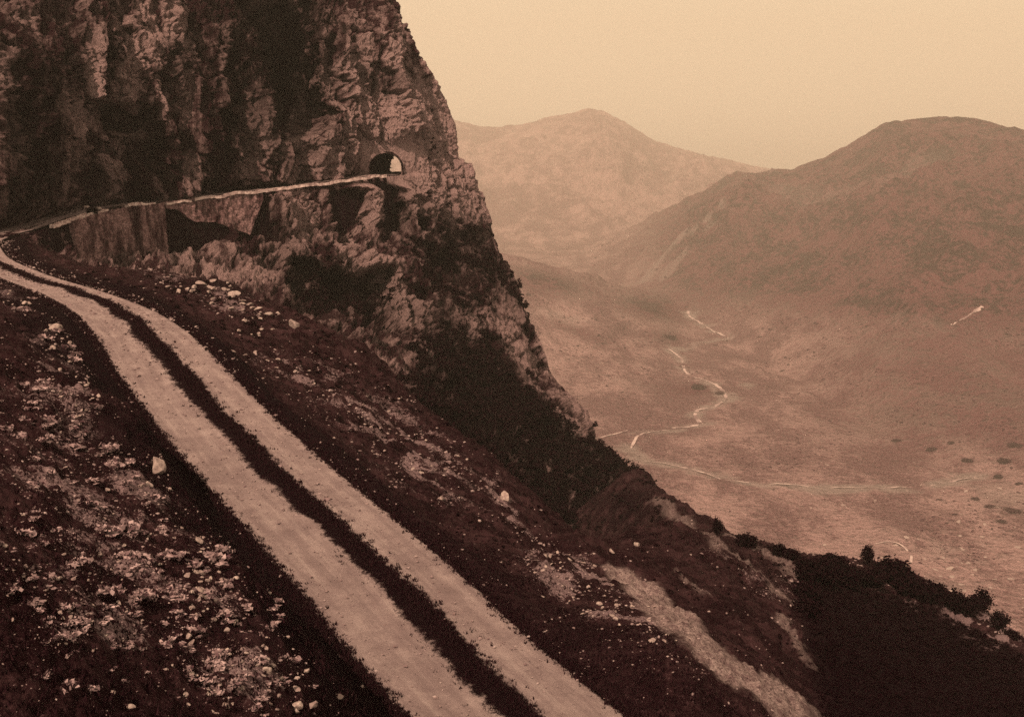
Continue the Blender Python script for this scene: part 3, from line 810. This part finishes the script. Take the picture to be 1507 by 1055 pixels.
# ------------------------------------------------------------------ shrubs
M_pleaf, nt, b = mat_new('pale_leaves'); q = NB(nt)
g = q.n('ShaderNodeNewGeometry')
q.l(q.mix(g.outputs['Random Per Island'], (.07, .034, .044), (.42, .30, .32)), b.inputs['Base Color'])
def leaf_cloud(rx, ry, rz, nclump, nleaf, size, rnd, flat=.0):
    V = []
    C_ = rnd.normal(size=(nclump, 3)); C_ /= np.linalg.norm(C_, axis=1)[:, None]; C_ *= rnd.uniform(.25, .95, (nclump, 1)) ** .6
    C_[:, 2] = C_[:, 2] * .75 + .1
    for c in C_:
        p_ = rnd.normal(size=(nleaf, 3)) * .19 + c; a1_ = rnd.normal(size=(nleaf, 3)); a2_ = np.cross(a1_, rnd.normal(size=(nleaf, 3)))
        a1_ *= (size / np.linalg.norm(a1_, axis=1))[:, None]; a2_ *= (size * .6 / np.linalg.norm(a2_, axis=1))[:, None]
        p_ = p_ * np.array([rx, ry, rz])
        V.append(np.stack([p_ - a1_, p_ - a2_, p_ + a1_, p_ + a2_], 1).reshape(-1, 3))
    V = np.concatenate(V); V[:, 2] += rz * .8
    return V, np.arange(len(V)).reshape(-1, 4)


def stem_mesh(h, r, rnd):
    V, Fc = [], []
    for s in range(4):
        an = rnd.uniform(0, 6.28); sp = rnd.uniform(.15, .45)
        b0 = len(V)
        for i in range(5):
            f = i / 4; c = np.array([math.cos(an) * sp * f * h, math.sin(an) * sp * f * h, f * h - .15])
            rr = r * (1 - .75 * f)
            for k in range(6): V.append(c + rr * np.array([math.cos(k * 1.047), math.sin(k * 1.047), 0]))
        for i in range(4):
            for k in range(6): Fc.append([b0 + i * 6 + k, b0 + i * 6 + (k + 1) % 6, b0 + (i + 1) * 6 + (k + 1) % 6, b0 + (i + 1) * 6 + k])
    return np.array(V), np.array(Fc)


SH = []
for k in range(5):
    r_ = np.random.default_rng(300 + k)
    v, f = leaf_cloud(.55, .55, .5 if k < 3 else .8, 30, 44, .075, r_)
    o1 = mesh_obj('foliage', v, f, M_leaf, smooth=False); sv, sf = stem_mesh(.8, .035, r_); o2 = mesh_obj('stem', sv, sf, M_bark)
    SH.append((o1.data, o2.data)); bpy.data.objects.remove(o1); bpy.data.objects.remove(o2)


M_wood, nt, b = mat_new('far_foliage'); q = NB(nt)
g = q.n('ShaderNodeNewGeometry')
q.l(q.mix(g.outputs['Random Per Island'], (.030, .011, .017), (.075, .034, .044)), b.inputs['Base Color'])
SHV = []
for f_, s_m in SH:
    f2 = f_.copy(); f2.materials[0] = M_wood; SHV.append((f2, s_m))


def shrub(P, size, label, group=None, k=None, tall=1.0, name='shrub', cat='shrub'):
    root = empty(name, (P[0], P[1], P[2] - .05)); tag(root, label, cat, group)
    s = (SH if cat != 'tree clump' else SHV)[random.randrange(5) if k is None else k]
    for nm, me in zip(('foliage', 'stem'), s):
        c = bpy.data.objects.new(nm, me); COL.objects.link(c); c.parent = root
    root.scale = (size, size, size * tall); root.rotation_euler.z = random.uniform(0, 6.28)
    return root


US = [(1057, 779, 13, 'small pointed bush standing alone on the rim against the valley', 3, 1.3), (1098, 796, 27, 'low ragged bush on the rim right of the lone pointed bush', 0, .7), (1146, 809, 18, 'round dark bush, first of a pair at the left end of the rim thicket', 1, 1),
      (1166, 815, 20, 'round dark bush, second of a pair at the left end of the rim thicket', 2, .9), (1277, 822, 16, 'upright dark bush poking above the middle of the rim thicket', 4, 1.2), (1317, 848, 44, 'widest dark bush of the rim, behind the black hollow', 0, .8),
      (1345, 866, 30, 'dark bush on the right shoulder of the widest rim bush', 1, .8), (1445, 893, 22, 'black leaning bush beside the pale rock at the right end of the rim', 4, 1.1), (1408, 893, 20, 'small pointed bush on the right part of the rim', 3, 1.2)]
hp = hit(np.array([u[0] for u in US], float), np.array([u[1] + 8 for u in US], float), zbil, 60, 200)
for u, P in zip(US, hp):
    if np.isnan(P[0]):
        print('shrub miss', u[:2]); continue
    shrub(P, u[2] / F * P[1] * 1.15, u[3], None, u[4], u[5])
# thicket along the rim above the black hollow
rim = np.array([(1182, 838), (1205, 838), (1228, 842), (1250, 845), (1298, 850), (1190, 858), (1215, 860), (1240, 862), (1262, 862), (1285, 866), (1370, 880), (1390, 890), (1425, 905), (1470, 925), (1490, 940), (1355, 885), (1186, 880), (1188, 905), (1330, 872)], float)
hp = hit(rim[:, 0], rim[:, 1], zbil, 50, 200)
for (x, y), P in zip(rim, hp):
    if not np.isnan(P[0]):
        shrub(P, random.uniform(20, 42) / F * P[1], 'dark bush in the thicket along the rim above the black hollow', 'bushes in the thicket along the rim', tall=random.uniform(.7, 1))
# little trees on the wooded crest where the spur meets the valley
def zcliff_pts(px, py, cpts=None):
    d = (dpx - px) ** 2 + (dpy - py) ** 2
    d = np.where(U_ < 10.2, d, 1e9); return Pd[d.argmin()]
dpx, dpy = pix(Pd[:, 0], Pd[:, 1], Pd[:, 2])
for i in range(22):
    f = i / 21; x = 862 + f * 96; y = np.interp(x, [862, 875, 900, 930, 960], [652, 662, 680, 702, 728]) + random.uniform(0, 8)
    P = zcliff_pts(x, y)
    shrub(P, random.uniform(9, 17) / F * P[1], 'small bushy tree on the dark wooded crest below the spur', 'small trees on the wooded crest below the spur', tall=random.uniform(1, 1.5), name='small_tree', cat='tree')
for (x, y, s) in ((870, 668, 24), (955, 728, 16), (915, 695, 20)):
    pass

# scrub covering the dark foot of the cliff and the black hollow
lowleaf = []
for k in range(6):
    r_ = np.random.default_rng(400 + k); v, f = leaf_cloud(.6, .6, .45, 9, 9, .17, r_); lowleaf.append((v, f))
# on the cliff foot
wsel = np.clip(dk * 1.0, 0, 1) * (cpy > 380) * (U_ < 10.3) * (V_ < 13.2)
wsel = wsel * sst(-.2, .3, fbm(Pf * .12, 3, 44) + (dk - .6))
pr = wsel / wsel.sum(); ii = rng.choice(len(Pd), 3200, p=pr, replace=False)
P = Pd[ii]; R = rng.uniform(.7, 1.9, len(P))
V, Fc = bake(lowleaf, P, R, rng, (.7, 1.2))
tag(mesh_obj('scrub', V, Fc, M_leaf, smooth=False), 'dense dark scrub covering the foot of the cliff', 'scrub', kind='stuff')
# cliff ivy / small bushes on ledges
wsel = sst(.35, .8, fbm(Pf * .2, 3, 48)) * (cpy < 560) * (U_ < 10) * (calm > .9) * (np.abs(cpx - 575) > 45)
pr = wsel / wsel.sum(); ii = rng.choice(len(Pd), 900, p=pr, replace=False)
V, Fc = bake(lowleaf, Pd[ii] - np.array([0, 0, .4]), rng.uniform(.3, .9, 900), rng, (.6, 1.3))
tag(mesh_obj('ledge_plants', V, Fc, M_leaf, smooth=False), 'dark tufts and creepers growing on the ledges of the cliff', 'plants', kind='stuff')
# broad-leaved plants on the left bank
pl_shapes = []
for k in range(6):
    r_ = np.random.default_rng(470 + k); v, f = leaf_cloud(.8, .8, .35, 5, 8, .30, r_); pl_shapes.append((v, f))
X = rng.uniform(-10, 620, 16000); Y = rng.uniform(430, 1060, 16000); dn = np.zeros(16000)
for cx, cy, rx, ry, an, w_ in ((330, 940, 55, 90, 0, 1), (140, 900, 110, 60, 10, .9), (230, 810, 80, 50, 20, .8), (60, 800, 70, 60, 0, .6), (370, 1010, 50, 40, 0, .7), (110, 540, 30, 60, -10, .8), (180, 690, 90, 16, 35, .9), (60, 620, 60, 60, 40, .5), (40, 430, 50, 30, 0, .8)):
    dn += w_ * blob(X, Y, cx, cy, rx, ry, an)
kp = rng.random(16000) < np.clip(dn, 0, 1) * sst(.0, .5, fbm(np.stack([X / 30, Y / 24, 0 * X], 1), 3, 71)) * .45
P = hit(X[kp], Y[kp], zbil, 8, 130); P = P[~np.isnan(P[:, 0])]; sr, _ = near_path(P[:, 0], P[:, 1], road[:500], RN[:500]); P = P[sr < -4.6]
V, Fc = bake(pl_shapes, P - np.array([0, 0, .05]), rng.uniform(9, 24, len(P)) / F * P[:, 1], rng, (.4, .9))
tag(mesh_obj('broad_leaf_plants', V, Fc, M_pleaf, smooth=False), 'pale broad leaves of low plants tangled over the left bank', 'plants', kind='stuff')
print('leaf plants', len(P))
# black hollow
X = rng.uniform(1170, 1560, 5200); Y = rng.uniform(835, 1060, 5200)
kp = Y > np.interp(X, [1170, 1260, 1330, 1400, 1470, 1600], [842, 850, 868, 895, 935, 990]) + 12; X, Y = X[kp], Y[kp]; kp = X > 1183 + (Y - 850) * .12; X, Y = X[kp], Y[kp]
P = hit(X, Y, zbil, 20, 200); P = P[~np.isnan(P[:, 0])]; R = rng.uniform(5, 12, len(P)) / F * P[:, 1]
V, Fc = bake(lowleaf, P - np.array([0, 0, .1]), R, rng, (.6, 1.0))
tag(mesh_obj('undergrowth', V, Fc, M_leaf, smooth=False), 'black undergrowth filling the hollow below the rim bushes', 'undergrowth', kind='stuff')
# heather tussocks over slopes
X = rng.uniform(-10, 1250, 13000); Y = rng.uniform(400, 1058, 13000)
P = hit(X, Y, zbil, 10, 190); okp = ~np.isnan(P[:, 0]); P = P[okp]; X = X[okp]; Y = Y[okp]
sr, _ = near_path(P[:, 0], P[:, 1], road[:500], RN[:500]); dn = sst(-.1, .35, fbm(P * .22, 3, 88)); 
okp = (np.abs(sr) > 3.7) & (rng.random(len(P)) < dn + .35 * (P[:, 1] > 75)) & (segdist(P[:, 0], P[:, 1], PT) > 1.5); P = P[okp]
V, Fc = bake(lowleaf, P - np.array([0, 0, .08]), np.clip(rng.uniform(2.5, 9, len(P)) / F * P[:, 1], 0, .8), rng, (.4, .8))
tag(mesh_obj('heather', V, Fc, M_leaf, smooth=False), 'dark tussocks of heather dotted over the slopes', 'heather', kind='stuff')

# blocks at the break in the parapet
for (x, y, r, tall, lab) in ((127, 304, 5, .5, 'flat pale slab at the left of the parapet break'), (146, 309, 5, 1.2, 'upright pale block in the middle of the parapet break'), (164, 314, 4.5, .6, 'slanting pale block at the right of the parapet break')):
    j = np.abs(fpx - x).argmin() if False else seg(x - 6, x + 6)[0]
    P = ff[j].copy(); P[:2] += fnn[j] * 2.7; P[2] += .5
    P = at(x, y - 1, P[1] - 4.2)
    add_stone(P, r / F * P[1], lab, name='stone_block', cat='stone block', tall=tall, sink=.5)
shrub(at(136, 315, ff[seg(128, 140)[0]][1] - 4.6), 16 / F * 180, 'dark bush growing in the parapet break of the far road', k=1, tall=.7)

# ------------------------------------------------------------------ valley and mountains
FLZ = -300.0
RC = dict(px=[780, 850, 870, 930, 1010, 1070, 1110, 1137, 1160, 1200, 1260, 1300, 1370, 1420, 1450, 1507, 1650, 2000, 2600],
          y=[420, 402, 384, 345, 303, 268, 257, 252, 251, 236, 205, 185, 175, 180, 186, 188, 150, 60, -80],
          c=[3500, 3500, 3500, 3550, 3600, 3600, 3600, 3600, 3550, 3500, 3400, 3300, 3200, 3100, 3050, 2950, 2700, 2200, 1700],
          f=[3300, 3200, 3100, 2750, 2350, 2100, 1900, 1800, 1720, 1600, 1440, 1350, 1230, 1170, 1140, 1100, 1000, 800, 600])
LCc = dict(px=[300, 600, 700, 740, 790, 830, 870, 920, 1000, 1040], y=[330, 372, 384, 389, 398, 408, 426, 446, 466, 480])
FM = dict(px=[300, 500, 640, 670, 705, 740, 770, 800, 830, 865, 890, 920, 940, 960, 1020, 1080, 1140, 1200, 1300, 1500, 2000, 2600],
          y=[150, 165, 172, 180, 189, 190, 186, 175, 170, 164, 170, 185, 198, 210, 228, 242, 254, 262, 250, 230, 200, 150])


def hump(Y, f, c, bk, h, pw=1.25):
    t = np.clip((Y - f) / (c - f), 0, 1); t2 = np.clip((Y - c) / (bk - c), 0, 1)
    return h * np.where(Y < c, t ** pw * (1.0 - 0.0 * t), 1 - sst(0, 1, t2) * 1.0)


def zvalley(x, y):
    a = x / y; px = W0 / 2 + a * F * 1.0
    P = np.stack([x, y, 0 * x], 1)
    z = FLZ + sst(700, 500, y) * -40
    # right hill
    c = np.interp(px, RC['px'], RC['c']); f = np.interp(px, RC['px'], RC['f']); yr = np.interp(px, RC['px'], RC['y'])
    zc = -(yr - 230) / F * c * 1.0
    hr = hump(y, f, c, c * 1.35, zc - FLZ, 1.12) * sst(790, 870, px)
    # low hill at left
    yl = np.interp(px, LCc['px'], LCc['y']); zl = -(yl - 230) / F * 2250 - FLZ
    hl = hump(y, 1450, 2250, 3000, np.maximum(zl, 0), 1.5) * sst(1060, 960, px)
    # far mountain
    yf = np.interp(px, FM['px'], FM['y']); zf = -(yf - 230) / F * 7600 - FLZ
    hf = hump(y, 4300, 7600, 10500, zf, 1.0)
    # flank of our own mountain dropping to the floor
    own = 260 * sst(900, 260, y) * sst(860, 700, px)
    k = np.maximum.reduce([hr, hl, hf, own])
    er = ridged(P * .0021, 4, 201); er2 = fbm(P * .012, 4, 220)
    rel = np.clip(k / 150, 0, 1)
    # keep the ridge lines themselves where they were surveyed
    top = np.minimum.reduce([sst(0, 500, np.abs(y - c)) + (hr < k - 1), sst(0, 1100, np.abs(y - 7600)) + (hf < k - 1), sst(0, 250, np.abs(y - 2250)) + (hl < k - 1)])
    top = np.clip(top, .16, 1)
    rib = ridged(np.stack([px * .017 - y * .0040, y * .0006, 0 * x], 1), 3, 231) - .6
    z = z + rib * rel * np.clip(top, .22, 1) * (46 * sst(1180, 1020, px) + 10) * sst(840, 880, px)
    z = z + k + (er - .9) * rel * 62 * top + er2 * (3 + 9 * rel) * np.clip(top, .5, 1) + ridged(P * .02, 3, 240) * 2.0 * rel
    return z


NVa, NVy = 950, 760
av = np.linspace(-.5, .98, NVa); yv = 230 * (11500 / 230) ** np.linspace(0, 1, NVy)
AV, YV = np.meshgrid(av, yv); XV = (AV * YV).ravel(); YVf = YV.ravel()
ZV = zvalley(XV, YVf); ZVg = ZV.reshape(NVy, NVa)


def zvb(x, y):
    a = np.clip((x / y + .5) / 1.48 * (NVa - 1), 0, NVa - 1.001); r = np.clip(np.log(y / 230) / np.log(50) * (NVy - 1), 0, NVy - 1.001)
    i = a.astype(int); j = r.astype(int); fa = a - i; fr_ = r - j
    return (ZVg[j, i] * (1 - fa) + ZVg[j, i + 1] * fa) * (1 - fr_) + (ZVg[j + 1, i] * (1 - fa) + ZVg[j + 1, i + 1] * fa) * fr_


vpx, vpy = pix(XV, YVf, ZV)
PV = np.stack([XV, YVf, 0 * XV], 1)
wood = 1.0 * blob(vpx, vpy, 800, 415, 80, 22, 12) + .8 * blob(vpx, vpy, 960, 455, 60, 18, 10) + .7 * blob(vpx, vpy, 850, 488, 60, 8, 20) + .7 * blob(vpx, vpy, 980, 498, 28, 14) + .8 * blob(vpx, vpy, 1015, 575, 55, 9) \
    + 1.05 * sst(860, 1050, vpx) * sst(500, 400, vpy) * (YVf < 4000) + .6 * sst(1100, 1350, vpx) * sst(380, 420, vpy) * sst(720, 600, vpy)
wood = np.clip(wood * (YVf < 4200), 0, .96)
pv_ = np.zeros(len(XV))
g1 = hit(np.array([1060, 1015, 985, 960, 945.]), np.array([300, 340, 365, 395, 415.]), zvb, 400, 5000); g1 = g1[~np.isnan(g1[:, 0])]
g2 = hit(np.array([1045, 1010, 990, 975.]), np.array([330, 365, 390, 412.]), zvb, 400, 5000); g2 = g2[~np.isnan(g2[:, 0])]
g3 = hit(np.array([1380, 1340, 1300, 1250, 1215, 1190., 1150]), np.array([232, 245, 262, 275, 290, 292., 275]), zvb, 400, 5000); g3 = g3[~np.isnan(g3[:, 0])]
wn = fbm(PV * .01, 3, 260)
STR = ([(1012, 457), (1014, 466), (1030, 475), (1050, 488), (1072, 497)], [(985, 515), (1003, 528), (1008, 548), (1025, 556), (1050, 564), (1064, 575), (1070, 588), (1052, 598), (1026, 604), (1022, 612), (1032, 624), (1010, 629), (985, 632), (960, 636), (938, 640)],
       [(938, 640), (934, 650), (928, 660), (936, 672), (952, 680), (985, 684), (1020, 690), (1040, 699), (1065, 706), (1110, 711), (1160, 714), (1230, 718), (1300, 719), (1360, 715), (1400, 709), (1430, 703)], [(1072, 590), (1090, 575), (1100, 568)], [(985, 515), (1020, 508), (1060, 500)])
for sl_ in STR:
    g_ = hit(np.array([a_[0] for a_ in sl_], float), np.array([a_[1] for a_ in sl_], float), zvb, 400, 5000); g_ = g_[~np.isnan(g_[:, 0])]
    dd_ = segdist(XV, YVf, g_) + fbm(PV * .03, 3, 270) * 12; pv_ = np.maximum(pv_, .9 * (1 - sst(4, 18, dd_)) * sst(-.2, .3, fbm(PV * .018, 3, 271) + .12))
for g_, wd, st in ((g1, 24, .55), (g2, 20, .42), (g3, 60, .20)):
    if len(g_) > 1: pv_ = np.maximum(pv_, st * (1 - sst(wd * .2, wd, segdist(XV, YVf, g_) + wn * 22)))
for cx, cy, rx, ry, w_ in ((1480, 730, 60, 22, .5), (1400, 810, 90, 40, .3), (1400, 850, 70, 18, .7), (830, 465, 40, 8, .5), (1330, 470, 60, 14, .25), (960, 560, 90, 20, .15), (1420, 715, 50, 6, .5)):
    pv_ = np.maximum(pv_, w_ * blob(vpx, vpy, cx, cy, rx, ry, 10) * sst(-.1, .35, wn + fbm(PV * .035, 3, 262) * .6))
vt = mesh_obj('valley', np.stack([XV, YVf, ZV], 1), gridfaces(NVy, NVa), M_valley, attrs={'wood': wood, 'pale': np.clip(pv_, 0, 1)})
tag(vt, 'broad hazy valley floor with rounded hills and a far mountain behind', 'valley', kind='structure')


def drape(pts, w, label, name, lift=.7):
    pts = np.array(pts, float)
    d_ = np.concatenate([[0], np.cumsum(np.hypot(*np.diff(pts, axis=0).T))]); t = np.arange(0, d_[-1], 1.5)
    X = np.interp(t, d_, pts[:, 0]); Y = np.interp(t, d_, pts[:, 1])
    h_ = hit(X, Y, zvb, 300, 6000, 900); h_ = h_[~np.isnan(h_[:, 0])]
    keepi = [0]
    for i in range(1, len(h_)):
        if 3 < np.linalg.norm(h_[i] - h_[keepi[-1]]) < 400: keepi.append(i)
    c = h_[keepi]
    for _ in range(2): c[1:-1] = (c[:-2] + 2 * c[1:-1] + c[2:]) / 4
    c = spline(c, max(60, len(c) * 4)); nn = offsets(c); ww = .6 * w * (1 + .7 * fbm(c * .02, 3, len(c)))
    V = []
    for s in np.linspace(-.5, .5, 5):
        x = c[:, 0] + s * ww * nn[:, 0]; y = c[:, 1] + s * ww * nn[:, 1]; V.append(np.stack([x, y, zvb(x, y) + lift * (.55 + 2.2 * fbm(np.stack([x, y, 0 * x], 1) * .03, 3, 7))], 1))
    o = mesh_obj(name, np.stack(V, 1).reshape(-1, 3), gridfaces(len(c), 5), M_stream)
    return tag(o, label, name.replace('_', ' '), kind='structure')


drape([(985, 515), (1003, 528), (1008, 548), (1025, 556), (1050, 564), (1064, 575), (1070, 588), (1052, 598), (1026, 604), (1022, 612), (1032, 624), (1010, 629), (985, 630)], 7, 'pale stream winding down the middle of the valley floor', 'stream')
drape([(985, 632), (960, 636), (938, 640), (934, 650), (928, 660), (936, 672), (952, 680), (985, 684), (1020, 690), (1040, 699), (1065, 706), (1110, 711), (1160, 714), (1230, 718), (1300, 719), (1360, 715), (1400, 709), (1430, 703)], 4, 'lower reach of the pale stream curving to the right', 'stream')
drape([(1012, 457), (1014, 466), (1030, 475), (1050, 488), (1072, 497)], 8, 'short pale upper reach of the stream', 'stream')
drape([(872, 646), (900, 640), (918, 635), (936, 628)], 4.5, 'pale track meeting the stream near the cliff foot', 'track')
drape([(1400, 478), (1425, 465), (1448, 451)], 8, 'short straight pale track on the right hillside', 'track')
drape([(1288, 800), (1310, 796), (1330, 804), (1342, 818), (1340, 830)], 3.0, 'curved pale track on the valley floor behind the rim bushes', 'track')

# outcrops in the valley
OC = [(1137, 251, 9, 'small rocky knob on the skyline at the low end of the right hill', 1.3, 1), (1376, 838, 11, 'broad white outcrop in the valley just beyond the rim', .4, 0), (1403, 848, 10, 'pale outcrop right of and below the broad white one', .4, 0),
      (1463, 852, 7, 'pale rock at the left end of the white row near the right edge', .4, 0), (1490, 852, 9, 'pale rock at the right end of the white row near the right edge', .4, 0), (1425, 829, 5, 'small white rock above the white row in the valley', .6, 0),
      (1440, 837, 4, 'tiny white rock between the small one and the white row', .6, 0), (1410, 768, 5, 'bright round rock alone in the right part of the valley', .8, 0), (1355, 714, 3.5, 'small bright rock at the right end of the stream', .8, 0),
      (1440, 704, 8, 'pale outcrop beside the end of the stream at the right', .4, 0), (1215, 802, 6, 'pale flat rock in the valley above the rim thicket', .35, 0), (1500, 738, 8, 'pale outcrop above the dark hedge at the right edge', .4, 0), (1218, 684, 4, 'small pale rock in the middle of the valley floor', .6, 0)]
hp = hit(np.array([u[0] for u in OC], float), np.array([u[1] + (6 if u[5] else 0) for u in OC], float), zvb, 300, 6000, 1200)
for (x, y, r, lab, tall, sp), P in zip(OC, hp):
    if np.isnan(P[0]): print('outcrop miss', x, y); continue
    o = add_stone(P, r / F * P[1], lab, name='rock_outcrop', cat='rock outcrop', tall=tall, sink=.4, k=int(r) % 10)
    if sp: o.data = o.data.copy(); o.data.materials[0] = M_masonry
X = rng.uniform(1180, 1506, 400); Y = rng.uniform(690, 905, 400); kk_ = rng.random(400) < (.25 + .75 * sst(1250, 1420, X)) * sst(680, 800, Y)
P = hit(X[kk_], Y[kk_], zvb, 300, 3000, 900); P = P[~np.isnan(P[:, 0])][:70]
for p_ in P:
    add_stone(p_, math.exp(random.gauss(1.25, .4)) / F * p_[1], 'small pale rock strewn over the valley floor at the lower right', 'pale rocks strewn over the valley floor', name='rock_outcrop', cat='rock outcrop', tall=.6, sink=.3)
HD = [(1490, 752, 24, .3), (1458, 745, 15, .3), (1435, 735, 9, .4), (1474, 768, 15, .4), (1425, 678, 14, .4), (1478, 680, 14, .4), (1372, 662, 14, .4), (1495, 655, 18, .3), (1405, 757, 7, .4), (1383, 735, 8, .3), (1400, 652, 10, .4), (1470, 703, 11, .4), (1320, 648, 12, .3), (1500, 712, 10, .4), (1028, 572, 16, .35), (1060, 580, 12, .4), (985, 498, 16, .4)]
hp = hit(np.array([u[0] for u in HD], float), np.array([u[1] for u in HD], float), zvb, 300, 6000, 1200)
for (x, y, r, tall), P in zip(HD, hp):
    if np.isnan(P[0]): continue
    root = shrub(P - np.array([0, 0, .1 * r]), r / F * P[1] * 1.15, 'low dark clump of trees lying on the valley floor', 'dark clumps of trees on the valley floor', tall=tall, name='tree_clump', cat='tree clump')
# fine scatter of trees on the hills: reads as one mass
X = rng.uniform(730, 1520, 26000); Y = rng.uniform(190, 830, 26000)
P = hit(X, Y, zvb, 300, 4200, 700); ok = ~np.isnan(P[:, 0]); P = P[ok]
dn = sst(-.05, .4, fbm(P * .008, 3, 290) + .25 * (P[:, 2] > -285)); P = P[rng.random(len(P)) < dn * .8]
P = P[P[:, 1] > 600]
V, Fc = bake(LR, P, np.exp(rng.normal(.35, .45, len(P))) * np.clip(P[:, 1] / 1700, .45, 1.6), rng, (.6, 1.1))
tag(mesh_obj('woodland', V, Fc, M_wood, smooth=False), 'scattered scrub and woodland speckling the far hillsides', 'woodland', kind='stuff')

# ------------------------------------------------------------------ haze
hz, nt, b = mat_new('haze_air'); nt.nodes.remove(b)
vol = nt.nodes.new('ShaderNodeVolumePrincipled')
vol.inputs['Color'].default_value = (1.0, .92, .85, 1)
vol.inputs['Density'].default_value = HAZE = 1.4e-4
vol.inputs['Anisotropy'].default_value = .1
nt.links.new(vol.outputs[0], nt.nodes['Material Output'].inputs['Volume'])
x0, x1, y0, y1, z0, z1 = -6500, 12500, -400, 12500, -520, 1300
V = np.array([(x, y, z) for x in (x0, x1) for y in (y0, y1) for z in (z0, z1)], float)
Fc = np.array([(0, 1, 3, 2), (4, 6, 7, 5), (0, 4, 5, 1), (2, 3, 7, 6), (0, 2, 6, 4), (1, 5, 7, 3)])
tag(mesh_obj('haze', V, Fc, hz, smooth=False), 'pale summer haze filling the valley air', 'haze', kind='stuff')

# ------------------------------------------------------------------ light
to_sun = Vector((-.30, -.66, .69)).normalized()
el = math.asin(to_sun.z); az = math.atan2(to_sun.x, to_sun.y)
sd = bpy.data.lights.new('sun', 'SUN'); sd.energy = 5.0; sd.angle = math.radians(.6); sd.color = (1, .725, .485)
so = bpy.data.objects.new('sun', sd); COL.objects.link(so); so.rotation_euler = to_sun.to_track_quat('Z', 'Y').to_euler()
w = bpy.data.worlds.new('World'); SC.world = w; w.use_nodes = True; nt = w.node_tree; q = NB(nt)
bg = nt.nodes['Background']
sky = q.n('ShaderNodeTexSky', sky_type='NISHITA'); sky.sun_disc = False; sky.sun_elevation = el; sky.sun_rotation = az
sky.dust_density = 4; sky.air_density = 1.2; sky.altitude = 900
bw = q.n('ShaderNodeRGBToBW'); q.l(sky.outputs[0], bw.inputs[0])
lum = q.math('MULTIPLY', q.math('POWER', bw.outputs[0], .45), 1.0)
tint = q.n('ShaderNodeMix', data_type='RGBA'); tint.inputs[0].default_value = 1; tint.blend_type = 'MULTIPLY'
q.l(lum, tint.inputs[6]); tint.inputs[7].default_value = (4.75, 3.88, 2.58, 1)
q.l(tint.outputs[2], bg.inputs[0]); bg.inputs[1].default_value = .1

# ------------------------------------------------------------------ camera
cd = bpy.data.cameras.new('camera'); cd.sensor_width = 36; cd.lens = 36 * F / W0; cd.clip_start = .5; cd.clip_end = 40000
co = bpy.data.objects.new('camera', cd); COL.objects.link(co); co.location = (0, 0, 0); co.rotation_euler = (math.pi / 2 - TH, 0, 0)
SC.camera = co
SC.view_settings.view_transform = 'Standard'; SC.view_settings.look = 'None'; SC.view_settings.exposure = 0; SC.view_settings.gamma = 1
SC.cycles.use_denoising = False
SC.cycles.volume_bounces = 1
SC.cycles.max_bounces = 5
